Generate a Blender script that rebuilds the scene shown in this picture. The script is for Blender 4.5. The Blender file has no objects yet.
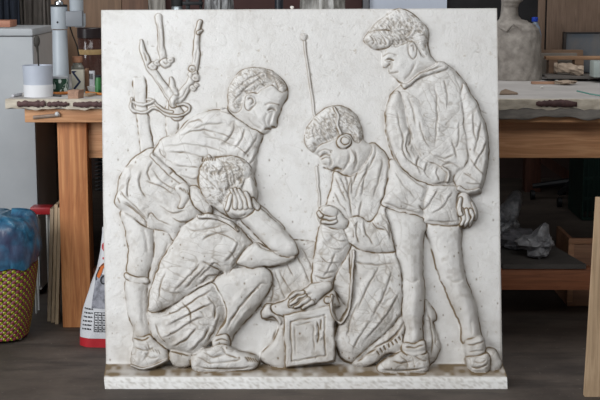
import bpy, bmesh, math, random
import numpy as np
from mathutils import Vector, Matrix
random.seed(4); rng = np.random.RandomState(7)
scn = bpy.context.scene; COL = scn.collection
F = 1350.0; CAMZ = 1.36; PITCH = math.atan(220.0 / F)
cp, sp = math.cos(PITCH), math.sin(PITCH)

def ray(px, py):
    a = (px - 300.0) / F; b = (200.0 - py) / F
    return (a, cp + b * sp, -sp + b * cp)
def P(px, py, Y):                      # point seen at a pixel, at world depth Y
    d = ray(px, py); t = Y / d[1]
    return Vector((d[0] * t, Y, CAMZ + d[2] * t))
def X_(px, Y, py=100): return P(px, py, Y).x
def Z_(py, Y): return P(300, py, Y).z

# ---------------------------------------------------------------- materials
def rgb(h):
    h = h.lstrip('#'); v = [int(h[i:i + 2], 16) / 255.0 for i in (0, 2, 4)]
    return tuple([(c / 12.92 if c <= 0.04045 else ((c + 0.055) / 1.055) ** 2.4) for c in v] + [1.0])
class NT:
    def __init__(s, name):
        s.m = bpy.data.materials.new(name); s.m.use_nodes = True
        s.t = s.m.node_tree; s.n = s.t.nodes; s.l = s.t.links
        s.b = s.n['Principled BSDF']
    def node(s, k, **kw):
        n = s.n.new(k)
        for a, v in kw.items(): setattr(n, a, v)
        return n
    def link(s, a, b): s.l.new(a, b)
    def coord(s, scale=(1, 1, 1), obj=True):
        tc = s.node('ShaderNodeTexCoord'); mp = s.node('ShaderNodeMapping')
        mp.inputs['Scale'].default_value = scale
        s.link(tc.outputs['Object' if obj else 'Generated'], mp.inputs['Vector']); return mp.outputs[0]
    def noise(s, vec, scale, detail=4, rough=.6, dist=0):
        n = s.node('ShaderNodeTexNoise'); n.inputs['Scale'].default_value = scale
        n.inputs['Detail'].default_value = detail; n.inputs['Roughness'].default_value = rough
        n.inputs['Distortion'].default_value = dist
        s.link(vec, n.inputs['Vector']); return n.outputs['Fac']
    def ramp(s, fac, stops, interp='LINEAR'):
        r = s.node('ShaderNodeValToRGB'); r.color_ramp.interpolation = interp
        e = r.color_ramp.elements
        e[0].position, e[0].color = stops[0]; e[1].position, e[1].color = stops[-1]
        for p, c in stops[1:-1]:
            q = e.new(p); q.color = c
        s.link(fac, r.inputs[0]); return r.outputs[0]
    def mix(s, fac, a, b, mode='MIX'):
        m = s.node('ShaderNodeMix', data_type='RGBA', blend_type=mode)
        for sock, v in ((m.inputs[0], fac), (m.inputs[6], a), (m.inputs[7], b)):
            if hasattr(v, 'is_output'): s.link(v, sock)
            elif isinstance(v, (int, float)): sock.default_value = v
            else: sock.default_value = v
        return m.outputs[2]
    def bump(s, h, strength, dist=.01):
        b = s.node('ShaderNodeBump'); b.inputs['Strength'].default_value = strength
        b.inputs['Distance'].default_value = dist
        s.link(h, b.inputs['Height']); s.link(b.outputs[0], s.b.inputs['Normal'])
MATS = {}
def mat(name, c1, c2=None, scale=8, stretch=(1, 1, 1), rough=.7, bump=.1, bdist=.004, metal=0, spec=.4, lo=.35, hi=.65, trans=0, detail=5):
    if name in MATS: return MATS[name]
    t = NT(name); v = t.coord(stretch); n = t.noise(v, scale, detail)
    if c2: t.link(t.ramp(n, [(lo, rgb(c1)), (hi, rgb(c2))]), t.b.inputs['Base Color'])
    else: t.b.inputs['Base Color'].default_value = rgb(c1)
    t.b.inputs['Roughness'].default_value = rough; t.b.inputs['Metallic'].default_value = metal
    t.b.inputs['Specular IOR Level'].default_value = spec
    if trans: t.b.inputs['Transmission Weight'].default_value = trans
    if bump: t.bump(n, bump, bdist)
    MATS[name] = t.m; return t.m
def wood(name, dark, light, axis='z', knots=True, rough=.65, scale=1.0):
    if name in MATS: return MATS[name]
    t = NT(name); st = {'x': (.06, 1, 1), 'y': (1, .06, 1), 'z': (1, 1, .06)}[axis]
    v = t.coord(tuple(q * scale for q in st)); n = t.noise(v, 48, 6, .6, 1.2)
    v2 = t.coord(); n2 = t.noise(v2, 3.5, 3, .6)
    c = t.ramp(n, [(.36, tuple(q * .72 for q in rgb(dark)[:3]) + (1,)), (.47, rgb(dark)), (.62, rgb(light))])
    c = t.mix(.3, c, t.ramp(n2, [(.35, rgb(dark)), (.65, rgb(light))]))
    if knots:
        vo = t.node('ShaderNodeTexVoronoi'); vo.inputs['Scale'].default_value = 5.0
        t.link(t.coord(tuple(.45 if q < .9 else 1 for q in st)), vo.inputs['Vector'])
        k = t.ramp(vo.outputs['Distance'], [(.055, (1, 1, 1, 1)), (.11, (0, 0, 0, 1))])
        c = t.mix(k, c, rgb('5a3018'))
    t.link(c, t.b.inputs['Base Color']); t.b.inputs['Roughness'].default_value = rough
    t.bump(n, .15, .003); MATS[name] = t.m; return t.m

# ---------------------------------------------------------------- objects
def tag(o, label=None, cat=None, group=None, kind=None):
    if label: o['label'] = label
    if cat: o['category'] = cat
    if group: o['group'] = group
    if kind: o['kind'] = kind
    return o
def empty(name, loc, label, cat, group=None):
    o = bpy.data.objects.new(name, None); COL.objects.link(o); o.location = loc
    o.empty_display_size = .05
    return tag(o, label, cat, group)
class MB:
    """collects shapes given in world space; build() links one mesh"""
    def __init__(s): s.bm = bmesh.new()
    def _m(s, vs, M):
        bmesh.ops.transform(s.bm, matrix=M, verts=vs)
    def box(s, a, b, bev=0.0, rot=None):
        a = Vector(a); b = Vector(b); c = (a + b) / 2
        r = bmesh.ops.create_cube(s.bm, size=1.0); vs = r['verts']
        bmesh.ops.scale(s.bm, vec=b - a, verts=vs)
        if bev:
            es = list({e for v in vs for e in v.link_edges})
            q = bmesh.ops.bevel(s.bm, geom=vs + es, offset=bev, segments=2, affect='EDGES', profile=.6)
            vs = list({v for v in q['verts']} | {v for v in vs if v.is_valid})
        M = Matrix.Translation(c)
        if rot is not None: M = M @ rot
        s._m(vs, M); return s
    def prism(s, pts, off):              # planar loop of 3D points extruded by vector off
        vs = [s.bm.verts.new(p) for p in pts]; f = s.bm.faces.new(vs)
        r = bmesh.ops.extrude_face_region(s.bm, geom=[f])
        bmesh.ops.translate(s.bm, vec=Vector(off), verts=[g for g in r['geom'] if isinstance(g, bmesh.types.BMVert)])
        return s
    def loft(s, rings, cap=True):
        R = [[s.bm.verts.new(p) for p in r] for r in rings]; n = len(R[0])
        for a, b in zip(R[:-1], R[1:]):
            for i in range(n): s.bm.faces.new((a[i], a[(i + 1) % n], b[(i + 1) % n], b[i]))
        if cap: s.bm.faces.new(R[0]); s.bm.faces.new(R[-1])
        return s
    def lathe(s, prof, c=(0, 0, 0), n=28, cap=True, sx=1, sy=1):
        return s.loft([[(c[0] + r * sx * math.cos(2 * math.pi * i / n), c[1] + r * sy * math.sin(2 * math.pi * i / n), c[2] + z) for i in range(n)] for r, z in prof], cap)
    def tube(s, pts, r, n=10):
        pts = [Vector(p) for p in pts]; R = []
        for i, p in enumerate(pts):
            d = (pts[min(i + 1, len(pts) - 1)] - pts[max(i - 1, 0)]).normalized()
            u = d.cross(Vector((0, 0, 1)) if abs(d.z) < .9 else Vector((1, 0, 0))).normalized(); w = d.cross(u)
            q = r[i] if isinstance(r, (list, tuple)) else r
            R.append([p + u * q * math.cos(2 * math.pi * k / n) + w * q * math.sin(2 * math.pi * k / n) for k in range(n)])
        return s.loft(R)
    def sphere(s, c, r, sc=(1, 1, 1), seg=20, rot=None):
        q = bmesh.ops.create_uvsphere(s.bm, u_segments=seg, v_segments=seg // 2, radius=r)
        M = Matrix.Translation(c)
        if rot is not None: M = M @ rot
        s._m(q['verts'], M @ Matrix.Diagonal((*sc, 1))); return s
    def sheet(s, grid):                  # grid of 3D points
        V = [[s.bm.verts.new(p) for p in r] for r in grid]
        for a, b in zip(V[:-1], V[1:]):
            for i in range(len(a) - 1): s.bm.faces.new((a[i], a[i + 1], b[i + 1], b[i]))
        return s
    def build(s, name, m, parent=None, smooth=True, thick=0, origin=None, sub=0):
        bmesh.ops.recalc_face_normals(s.bm, faces=s.bm.faces[:])
        if origin is None and parent is None:
            xs = [v.co for v in s.bm.verts]
            origin = Vector(((min(v.x for v in xs) + max(v.x for v in xs)) / 2, (min(v.y for v in xs) + max(v.y for v in xs)) / 2, min(v.z for v in xs)))
        base = Vector(origin) if origin is not None else Vector((0, 0, 0))
        if parent is not None:
            w = parent.location.copy(); q = parent
            while q.parent: q = q.parent; w += q.location
            base = w
        bmesh.ops.translate(s.bm, vec=-base, verts=s.bm.verts[:])
        me = bpy.data.meshes.new(name); s.bm.to_mesh(me); s.bm.free()
        o = bpy.data.objects.new(name, me); COL.objects.link(o)
        if parent is not None: o.parent = parent
        else: o.location = base
        me.materials.append(m)
        if smooth:
            for p in me.polygons: p.use_smooth = True
            try: me.set_sharp_from_angle(angle=math.radians(38))
            except Exception: pass
        if thick:
            md = o.modifiers.new('solid', 'SOLIDIFY'); md.thickness = thick
        if sub:
            md = o.modifiers.new('sub', 'SUBSURF'); md.levels = sub; md.render_levels = sub
        return o
# ================================================================ THE RELIEF
# panel: leaning plane. A modelled height map (in units of ~3.3 mm) raised from the slab.
LEAN = math.radians(11.5)
HDIR = Vector((0, -math.cos(math.radians(14)), math.sin(math.radians(14))))   # direction the modelling stands out
K = 4.5 / F
yf = CAMZ / (-(ray(300, 388)[2]) / ray(300, 388)[1])       # depth where the ledge foot meets the floor
LEDGE = 26.0
P0 = Vector((0, yf, 0)) - HDIR * (LEDGE * K)
NRM = Vector((0, -math.cos(LEAN), math.sin(LEAN)))

ST = 0.5
x0, x1, y0, y1 = 99.0, 510.0, 8.0, 376.0
NX = 800; NYs = int((y1 - y0) / ST) + 1
ys = np.linspace(y0, y1, NYs)
def edge_L(y): return np.interp(y, [8, 200, 363, 376, 389], [101, 103, 106, 107.7, 107.7])
def edge_R(y): return np.interp(y, [8, 200, 345, 363, 376, 389], [497, 499.5, 501, 502.5, 503, 503.4])
def edge_T(x): return np.interp(x, [101, 497], [10.0, 8.2])
u = np.linspace(0, 1, NX)
GY = ys[:, None] * np.ones(NX)[None, :]
GX = edge_L(GY) + (edge_R(GY) - edge_L(GY)) * u[None, :]
topo = edge_T(GX); GY = np.where(GY < 60, topo + (GY - 8) * (60 - topo) / 52, GY)
Hm = np.zeros_like(GX); PT = np.zeros_like(GX); OW = np.zeros(GX.shape, int)
OWN = ['slab']
def own(n):
    if n not in OWN: OWN.append(n)
    return OWN.index(n)

def smooth_pts(p, closed, k=4):
    p = np.array(p, float); n = len(p); out = []
    rg = range(n) if closed else range(n - 1)
    for i in rg:
        a = p[(i - 1) % n] if closed or i > 0 else p[0]; b = p[i]; c = p[(i + 1) % n]
        d = p[(i + 2) % n] if closed or i + 2 < n else p[-1]
        for j in range(k):
            t = j / k
            out.append(.5 * ((2 * b) + (-a + c) * t + (2 * a - 5 * b + 4 * c - d) * t * t + (-a + 3 * b - 3 * c + d) * t ** 3))
    if not closed: out.append(p[-1])
    return np.array(out)
def window(p, m):
    c0 = int(np.clip((p[:, 0].min() - m - 108) / 400 * NX - 6, 0, NX)); c1 = int(np.clip((p[:, 0].max() + m - 100) / 396 * NX + 12, 0, NX))
    r0 = int(np.clip((p[:, 1].min() - m - 10) / ST, 0, NYs)); r1 = int(np.clip((p[:, 1].max() + m - 8) / ST + 6, 0, NYs))
    return slice(r0, max(r1, r0 + 2)), slice(c0, max(c1, c0 + 2))
def segdist(X, Y, p, closed):
    D = np.full(X.shape, 1e9); T = np.zeros(X.shape); inside = np.zeros(X.shape, bool); n = len(p)
    m = n if closed else n - 1
    for i in range(m):
        ax, ay = p[i]; bx, by = p[(i + 1) % n]
        dx, dy = bx - ax, by - ay; L = dx * dx + dy * dy + 1e-9
        t = np.clip(((X - ax) * dx + (Y - ay) * dy) / L, 0, 1)
        d = (X - ax - t * dx) ** 2 + (Y - ay - t * dy) ** 2
        k = d < D; D[k] = d[k]; T[k] = (i + t[k]) / m
        if closed:
            cr = ((ay > Y) != (by > Y)) & (X < (bx - ax) * (Y - ay) / ((by - ay) if by != ay else 1e-9) + ax)
            inside ^= cr
    return np.sqrt(D), T, inside
def blur(A, s):
    r = int(3 * s) + 1; k = np.exp(-.5 * (np.arange(-r, r + 1) / s) ** 2); k /= k.sum()
    B = np.pad(A, r, mode='edge'); o = np.zeros((B.shape[0], A.shape[1]))
    for i, w in enumerate(k): o += w * B[:, i:i + A.shape[1]]
    q = np.zeros(A.shape)
    for i, w in enumerate(k): q += w * o[i:i + A.shape[0], :]
    return q
NG = rng.rand(128, 128)
def vnoise(X, Y, lx, ly, ang=0.0, off=0.0):
    c, s = math.cos(ang), math.sin(ang)
    a = (X * c + Y * s) / lx + off; b = (-X * s + Y * c) / ly + off * 1.7
    ia = np.floor(a).astype(int); ib = np.floor(b).astype(int); fa = a - ia; fb = b - ib
    fa = fa * fa * (3 - 2 * fa); fb = fb * fb * (3 - 2 * fb)
    g = lambda i, j: NG[i % 128, j % 128]
    return (g(ia, ib) * (1 - fa) + g(ia + 1, ib) * fa) * (1 - fb) + (g(ia, ib + 1) * (1 - fa) + g(ia + 1, ib + 1) * fa) * fb - .5

def S(owner, pts, base, H, R, tilt=(0, 0), nz=None, pat=.8, sm=True, soft=1.6, minramp=False, grow=.6, blend=0.0):
    """a modelled form: outline, height of its edge, swell, width of the swell"""
    p = smooth_pts(pts, True) if sm else np.array(pts, float)
    w = window(p, 3); X = WX[w]; Y = WY[w]
    D, _, ins = segdist(X, Y, p, True)
    t = np.clip(D / R, 0, 1); h = base + H * (1 - (1 - t) ** 2) ** .72
    cx, cy = p.mean(0); h = h + tilt[0] * (X - cx) / 10 + tilt[1] * (Y - cy) / 10
    if nz:
        a, lx, ly, ang = nz; h = h + a * 2 * vnoise(X, Y, lx, ly, ang, cx * .13) * np.clip(D / 4, 0, 1)
    h = np.where(ins, h, base)
    if soft: 
        hb = blur(h, soft / ST); e = np.clip(D / 3.0, 0, 1); h = h * (1 - e) + hb * e
    if owner and '>' in owner and not blend: blend = 3.0
    if blend:        # lift the edge to meet what is already there, so cloth sits on the body
        e = np.clip(1 - D / blend, 0, 1) ** 2; h = h * (1 - e) + np.maximum(Hm[w], h) * e
    if minramp: h = np.maximum(h, Hm[w] + .8)
    H0 = Hm[w]; H0[ins] = h[ins]; Hm[w] = H0
    PT[w] = np.where(ins, PT[w] * .15, PT[w])
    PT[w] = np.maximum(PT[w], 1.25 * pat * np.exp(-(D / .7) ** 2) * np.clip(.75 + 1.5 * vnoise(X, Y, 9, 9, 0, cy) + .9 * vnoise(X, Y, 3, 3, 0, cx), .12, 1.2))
    PT[w] = np.maximum(PT[w], pat * .26 * np.exp(-(D / 3.0) ** 2) * np.clip(.4 + 1.6 * (vnoise(X, Y, 7, 7, 0, cx)), 0, 1))  # patina wash along the outline, with soft shade round the figures painted in
    gr = grow * np.exp(-(D / .9) ** 2); Hm[w] -= gr
    if owner:
        O = OW[w]; O[ins] = own(owner); OW[w] = O
def G(pts, wd=1.1, dp=1.2, pat=.6, taper=True):
    """an incised line (dp > 0) or a raised fold (dp < 0)"""
    p = smooth_pts(pts, False, 3); w = window(p, wd * 3); X = WX[w]; Y = WY[w]
    D, T, _ = segdist(X, Y, p, False)
    tp = np.clip(np.sin(np.pi * np.clip(T, .02, .98)) * 1.6, .12, 1) if taper else 1.0
    g = np.exp(-(D / wd) ** 2) * tp
    Hm[w] -= dp * g
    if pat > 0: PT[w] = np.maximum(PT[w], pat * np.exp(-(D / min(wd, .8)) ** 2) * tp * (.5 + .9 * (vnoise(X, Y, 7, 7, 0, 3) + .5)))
def fold(pts, w=2.2, h=1.6, pat=.5, side=1):
    """a cloth fold: raised roll with an incised line along one side"""
    G(pts, w, -h, 0); q = [(a + side * w * .9, b + side * w * .55) for a, b in pts]; G(q, .9, h * .7, pat)
def B(c, rx, ry, ang, amp):
    w = window(np.array([c], float), max(rx, ry) * 2.5); X = WX[w] - c[0]; Y = WY[w] - c[1]
    co, si = math.cos(ang), math.sin(ang); a = (X * co + Y * si) / rx; b = (-X * si + Y * co) / ry
    Hm[w] += amp * np.exp(-(a * a + b * b))
def T(owner, pts, r, base, H, pat=.7, k=4):
    """a limb, stem or cord of varying radius laid on the ground"""
    pp = [(q[0], q[1]) for q in pts]; rr = np.array(r if hasattr(r, '__len__') else [r] * len(pts), float)
    p = smooth_pts(pp, False, k); w = window(p, rr.max() + 3); X = WX[w]; Y = WY[w]
    D, T_, _ = segdist(X, Y, p, False); R = np.interp(T_, np.linspace(0, 1, len(rr)), rr)
    ins = D < R; h = base + H * np.sqrt(np.clip(1 - (D / R) ** 2, 0, 1))
    cur = Hm[w]; pr = np.sqrt(np.clip(1 - (D / R) ** 2, 0, 1)); h = np.maximum(h, cur + .6 * H * pr); cur[ins] = h[ins]; Hm[w] = cur
    PT[w] = np.where(ins, PT[w] * .2, PT[w]); PT[w] = np.maximum(PT[w], pat * np.exp(-((D - R) / .7) ** 2) * (.5 + .9 * (vnoise(X, Y, 8, 8, 0, 5) + .5)))
    if owner:
        O = OW[w]; O[ins] = own(owner); OW[w] = O

# the modeller's hand: lines wander a little
wf = np.clip((372 - GY) / 10, 0, 1) * (1 - .85 * np.clip(1 - np.abs(GX - 310) / 18, 0, 1) ** .5 * np.clip((122 - GY) / 14, 0, 1))
for fx, fy in ((272, 116), (331, 161), (392, 64)): wf = wf * (1 - .85 * np.exp(-(((GX - fx) / 13) ** 2 + ((GY - fy) / 13) ** 2)))
WX = GX + wf * (1.5 * vnoise(GX, GY, 9, 9, .3, 61) + .9 * vnoise(GX, GY, 4, 4, .8, 62))
WY = GY + wf * (1.5 * vnoise(GX, GY, 9, 9, .5, 63) + .9 * vnoise(GX, GY, 4, 4, 1.1, 64))
# ground: gently uneven plaster
Hm += 1.0 * vnoise(GX, GY, 60, 60) + .5 * vnoise(GX, GY, 17, 17, .4, 3) + .22 * vnoise(GX, GY, 5, 5, .9, 9)
for _ in range(190):                      # tooling scratches
    x = rng.uniform(108, 495); y = rng.uniform(14, 340); a = rng.uniform(0, 3.14); l = rng.uniform(2, 8)
    G([(x, y), (x + l * math.cos(a), y + l * math.sin(a))], .6, rng.uniform(.15, .4), rng.uniform(0, .4))

# --- stakes, vine, rope
S('vine stake', [(133, 79), (139, 77.5), (145, 78), (147, 104), (150, 124), (153, 151), (147, 153), (141, 155), (138, 125), (135, 104)], .8, 2.4, 2.5)
S('vine stake#2', [(166, 100), (177, 100), (178, 118), (178.5, 134), (172, 140), (167, 142)], .6, 1.8, 2.5)
T('grapevine', [(177, 114), (174, 106), (174, 99), (173, 92)], [7, 5.5, 5, 4.5], 1.0, 4.5)
T('grapevine', [(173, 101), (168, 92), (162, 84), (155, 75), (150, 68), (146, 58), (143, 49), (142, 41)], [5.2, 4.3, 4.2, 4.0, 3.8, 3.2, 3.3, 1.4], 1, 4)
T('grapevine', [(165, 64), (161.5, 50), (161, 38), (160, 26), (159, 17)], [4, 3.3, 3.1, 2.8, 3.6], 1, 3.2)
T('grapevine', [(174, 103), (183, 93), (190, 84), (193, 73), (196, 60), (197, 45), (198, 33), (200, 22)], [5.4, 4.6, 4, 3.8, 3.3, 3.1, 2.7, 2.4], 1, 4)
T('grapevine', [(176, 94), (173, 86), (172, 79)], [2.5, 3.2, 2.2], 1, 3)
T('grapevine', [(199, 33), (202, 31)], [2, 1.5], 1.5, 2.5)
for c, r in (((153, 66), 5.0), ((158, 63), 4), ((166, 62.5), 5.6), ((171, 60), 3.6), ((193, 74), 5.2), ((196, 78), 4), ((192, 69), 3.5), ((194, 88), 3.6), ((197, 85), 2.5)):
    S('grapevine', [(c[0] + r * math.cos(a) * (1 + .12 * math.sin(3 * a + r)), c[1] + r * .9 * math.sin(a)) for a in np.linspace(0, 6.28, 9)[:-1]], 2.4, 3.4, r * .9, pat=.6)
    G([(c[0] - r * .4, c[1] - r * .2), (c[0], c[1] + r * .3), (c[0] + r * .4, c[1])], .8, 1.2, .5)
for pts in ([(172, 112), (170, 100), (162, 88), (154, 78)], [(176, 112), (176, 102), (184, 94), (190, 86)], [(147, 62), (144, 52)], [(160, 54), (160, 36), (158, 22)], [(195, 64), (197, 48)]):
    G(pts, .8, .9, .5)
for rope in ([(132, 99), (131, 107), (136, 112), (146, 112), (153, 108), (160, 110), (168, 115), (178, 116), (187, 112), (189, 107), (184, 104), (178, 106)],
             [(148, 100), (153, 101), (158, 106), (165, 110), (172, 112)], [(133, 102), (140, 105), (149, 104), (154, 101)]):
    T('binding rope', rope, 1.5, 2.2, 2.0)
# --- antenna
T('antenna pole', [(304, 37), (306, 55), (309, 75), (312, 95), (314.5, 116)], [1.5, 1.1, 1.2, 1.2, 1.3], .5, 1.8, pat=.45)
T('antenna pole#2', [(317, 168), (318.5, 185), (320.5, 215), (321, 243)], [1.6, 1.3, 1.3, 1.3], .5, 1.8, pat=.45)
S('antenna pole', [(301, 35), (304, 33.5), (307, 35), (307, 39), (304, 41), (301, 39)], .5, 2.4, 2.5, pat=.5)
for a in range(5): G([(304, 37), (304 + 5 * math.cos(a * 1.1 - 2.6), 37 + 4 * math.sin(a * 1.1 - 2.6))], .6, -.7, .3)
G([(309, 72), (312, 76)], .9, -1.2, .4)
# --- mound of cloth behind the box
S('draped cloth', [(262, 262), (276, 262), (288, 256), (293, 249), (289, 241), (300, 240), (318, 243), (326, 246), (322, 300), (290, 302), (275, 304), (262, 308), (260, 290)], 1.0, 3.2, 10, nz=(.4, 14, 5, 1.2))
for pts in ([(272, 268), (278, 284), (284, 300)], [(276, 266), (284, 282), (292, 294)], [(271, 270), (271, 290), (269, 302)], [(292, 250), (302, 268), (309, 284)], [(298, 244), (308, 262), (313, 280)], [(284, 262), (292, 276)]):
    fold(pts, 2.0, .9, .45)

# ================= BENDING BOY
SB = 'bending boy'
S(SB, [(150, 226), (172, 230), (172, 246), (166, 262), (158, 280), (154, 305), (147, 306), (146, 280), (148, 255)], 3, 4, 7)
G([(168, 240), (164, 256), (156, 276), (152, 300)], 1.5, 1.4, .5)
S(SB, [(121, 210), (124, 225), (127, 242), (128, 258), (126, 272), (125, 290), (128, 312), (133, 330), (134, 342), (146, 344), (154, 342), (152, 326), (149, 308), (148, 290), (149, 275), (153, 262), (155, 245), (154, 226), (150, 215)], 5, 9, 13, nz=(.4, 12, 12, 0))
G([(142, 228), (147, 240), (149, 254)], 2.2, 1.4, .2); B((134, 268), 6, 7, 0, 1.4); G([(144, 285), (143, 310), (145, 330)], 2, .8, .1)
S(SB + '>sock', [(125.5, 273), (136, 277), (148.5, 278), (148, 284), (136, 283), (125.5, 279)], 10, 4.5, 9, pat=.7)
S(SB + '>shoe', [(134, 334), (143, 337), (152, 334), (157, 341), (164, 345), (169, 350), (170, 357), (166, 363), (158, 366), (150, 369), (140, 369), (133, 365), (132, 355), (134, 345)], 12, 7, 9, nz=(.8, 5, 5, .6), minramp=True)
G([(136, 346), (146, 350), (156, 346)], 1, 1.2, .6); G([(134, 337), (144, 340), (152, 336)], 1, 1.4, .7); G([(146, 352), (152, 358), (160, 356)], 1.3, 1.2, .5); G([(150, 342), (150, 352), (146, 360)], 1.3, 1, .5)
for k in range(5): G([(147 + 3 * k, 345 + k), (150 + 3 * k, 351 + k * .5)], .7, .9, .5)
T(SB + '>shoe', [(133, 365), (145, 368), (158, 365), (168, 360)], 1.6, 20, 1.6, pat=.5)
S(SB + '>shorts', [(153, 148), (140, 154), (128, 163), (120, 177), (117, 192), (115, 203), (122, 211), (134, 218), (146, 228), (160, 231), (168, 234), (175, 241), (187, 230), (200, 218), (204, 200), (198, 186), (184, 174), (168, 160)], 5, 9, 17, nz=(1.1, 16, 7, .9))
for pts, h in (([(122, 200), (135, 210), (147, 220)], 1.5), ([(118, 190), (124, 196), (134, 206), (146, 218)], 1), ([(146, 220), (150, 212), (158, 220), (172, 226)], 1.2), ([(143, 180), (160, 186), (176, 196)], 1.2), ([(140, 170), (138, 185), (146, 198)], 1.4), ([(150, 168), (162, 182), (178, 190)], 1.0), ([(130, 175), (127, 188), (128, 198)], 1.6), ([(158, 204), (172, 212), (186, 210)], 1.6), ([(170, 216), (180, 222), (188, 220)], 1.2), ([(152, 160), (146, 172), (150, 182)], .9)):
    fold(pts, 2.2, h, .55)
G([(123, 203), (134, 210), (145, 220), (146, 226)], .9, 1.5, .7); G([(147, 221), (146, 229)], .9, 1.5, .8); G([(118, 198), (121, 205)], .9, 1, .6)
T(SB + '>belt', [(153, 156), (162, 166), (174, 176), (188, 186), (193, 191)], [2.6, 3, 3, 2.8, 2.5], 12, 1.6, pat=.7)
G([(168, 167), (174, 170), (170, 178)], .9, 1.2, .6)
S(SB + '>shirt', [(230, 111), (212, 110), (196, 115), (185, 123), (177, 133), (163, 138), (156, 146), (153, 154), (160, 161), (171, 170), (183, 180), (194, 189), (210, 196), (240, 196), (254, 176), (258, 152), (263, 136), (262, 130), (251, 122), (240, 116)], 6, 8, 20, nz=(.7, 26, 9, -.35))
for pts, w, h in (([(190, 128), (206, 124), (224, 122)], 3, 1.5), ([(178, 136), (196, 130), (216, 132), (236, 140)], 2.5, 1.4), ([(160, 146), (182, 144), (204, 146), (224, 152)], 2.4, 1.3), ([(166, 152), (188, 153), (208, 158)], 2.0, 1.2), ([(172, 166), (186, 166), (200, 168)], 2, 1.2), ([(200, 136), (220, 140), (240, 150), (250, 158)], 2, 1.0), ([(244, 128), (240, 140), (232, 150)], 2, 1.4), ([(256, 134), (250, 146), (242, 158)], 2, 1.5), ([(260, 140), (254, 156), (248, 166)], 1.6, 1.3), ([(234, 122), (230, 134), (220, 146)], 1.8, 1.2), ([(176, 174), (190, 178), (198, 178)], 2, 1.2), ([(157, 148), (160, 154), (166, 158)], 2, 1.5)):
    fold(pts, w, h, .5)
G([(182, 132), (190, 123), (200, 121), (204, 126)], 1, 1.3, .6); G([(226, 114), (240, 119), (252, 126), (262, 133)], 1, 1.6, .7); T(None, [(222, 110), (236, 116), (250, 125), (261, 133)], 2.0, 12, 1.4, pat=.4)
# head of the bending boy, profile to the right
S(SB, [(229, 112), (228, 100), (229, 89), (235, 77), (244, 70), (256, 67), (268, 70), (278, 75), (285, 82), (288, 91), (286, 100), (282.5, 106), (281, 112), (278, 118), (276.5, 127), (271, 128), (269.5, 132), (263.5, 135), (256, 131), (248, 126), (238, 120)], 5, 8.5, 15)
B((262, 116), 8, 8, 0, 1.6); B((272, 99), 7, 5, .4, 1.0); G([(269, 110), (273, 109.5), (276, 111)], 1.1, 2.2, .7); G([(268, 107), (274, 105.5), (280, 107)], 1.5, -1.2, .0); G([(274, 112), (271, 120), (269, 126)], 1.5, 1.5, .35); G([(264, 129), (268, 128.5), (270, 128)], .8, 1.4, .7); B((274, 122), 2, 4, .2, 1.4); G([(247, 118), (254, 125), (262, 131)], 1.8, 1.1, .35); G([(264, 125), (266, 131)], 1.5, -.6, 0)
S(SB + '>ear', [(246, 98), (250, 96), (255, 98), (257, 103), (253, 108), (249, 112), (246, 110), (245, 104)], 13, 2.2, 3, pat=.45)
G([(248, 101), (252, 99), (254, 103), (250, 107)], .9, 1.8, .7)
S(SB + '>hair', [(229, 108), (228, 99), (229, 89), (235, 77), (244, 70), (256, 67), (268, 70), (278, 75), (285, 82), (287, 89), (282, 93), (277, 90), (271, 86), (264, 90), (258, 94), (252, 94), (245, 96), (243, 104), (240, 112), (234, 114)], 7, 8, 12, pat=.6, nz=(.5, 6, 3, .5))
for k in range(24):
    a = k / 23.; x = 233 + 46 * a; y = 96 - 22 * math.sin(a * 2.3); l = 7
    G([(x, y), (x + l * .8 * math.cos(-1 + a * 1.8), y + l * math.sin(-1.2 + a * 1.9))], .7, .8, .4)
    G([(x - 1, y + 8), (x + 4, y + 3)], .7, .7, .35)
G([(274, 76), (276, 84), (280, 92)], 1.0, 1.2, .6)
# far hand and cuff by the crouching boy's head
S(SB, [(176, 187), (184, 184), (191, 188), (192, 196), (187, 204), (184, 209), (179, 208), (181, 200), (178, 194)], 13, 3.5, 4, pat=.8)
for x in (0, 3, 6): G([(181 + x, 188 + x * .4), (185 + x * .8, 193 + x * .6)], .8, 1.4, .6)
S(SB + '>shirt', [(190, 188), (197, 186), (204, 194), (212, 208), (210, 216), (200, 211), (192, 202)], 11, 4, 5)

# ================= CROUCHING BOY
SC = 'crouching boy'
T(SC, [(250, 203), (262, 213), (274, 224), (281, 229)], [5.5, 5.2, 5, 4], 5, 3.5)        # far forearm
G([(256, 206), (268, 217), (280, 227)], 1, 1, .5)
S(SC + '>shoe', [(171, 350), (181, 350), (190, 352), (194, 360), (189, 367), (176, 367), (170, 361)], 13, 5, 6, nz=(.6, 5, 5, 0), minramp=True)
S(SC, [(208, 282), (222, 274), (236, 268), (250, 266), (263, 267), (271, 272), (273, 281), (269, 291), (259, 307), (246, 322), (236, 332), (231, 342), (214, 342), (210, 325), (212, 300)], 8, 10, 15, nz=(.4, 14, 14, 0))
G([(262, 283), (250, 296), (238, 311), (227, 329)], 1.1, 2.4, .75); B((258, 276), 8, 6, -.3, 2.0); G([(230, 276), (244, 274), (256, 276)], 3, -1.2, 0); B((240, 296), 12, 4, -.9, 1.6); G([(252, 304), (240, 320), (233, 332)], 2, -1.2, 0)
G([(258, 288), (263, 283), (268, 285)], .8, 1, .4)
S(SC + '>sock', [(213, 338), (222, 334), (229, 336), (231, 343), (226, 350), (214, 350)], 15, 4, 5)
G([(215, 341), (223, 339), (230, 342)], .8, 1, .6); G([(214, 346), (222, 344), (228, 346)], .8, 1, .5)
S(SC + '>shoe#2', [(192, 358), (197, 351), (210, 347), (222, 344), (232, 347), (242, 351), (252, 353), (259, 358), (259, 365), (252, 370), (236, 371), (216, 372), (200, 372), (192, 368)], 15, 8, 9, nz=(.8, 6, 5, .3), minramp=True)
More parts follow.
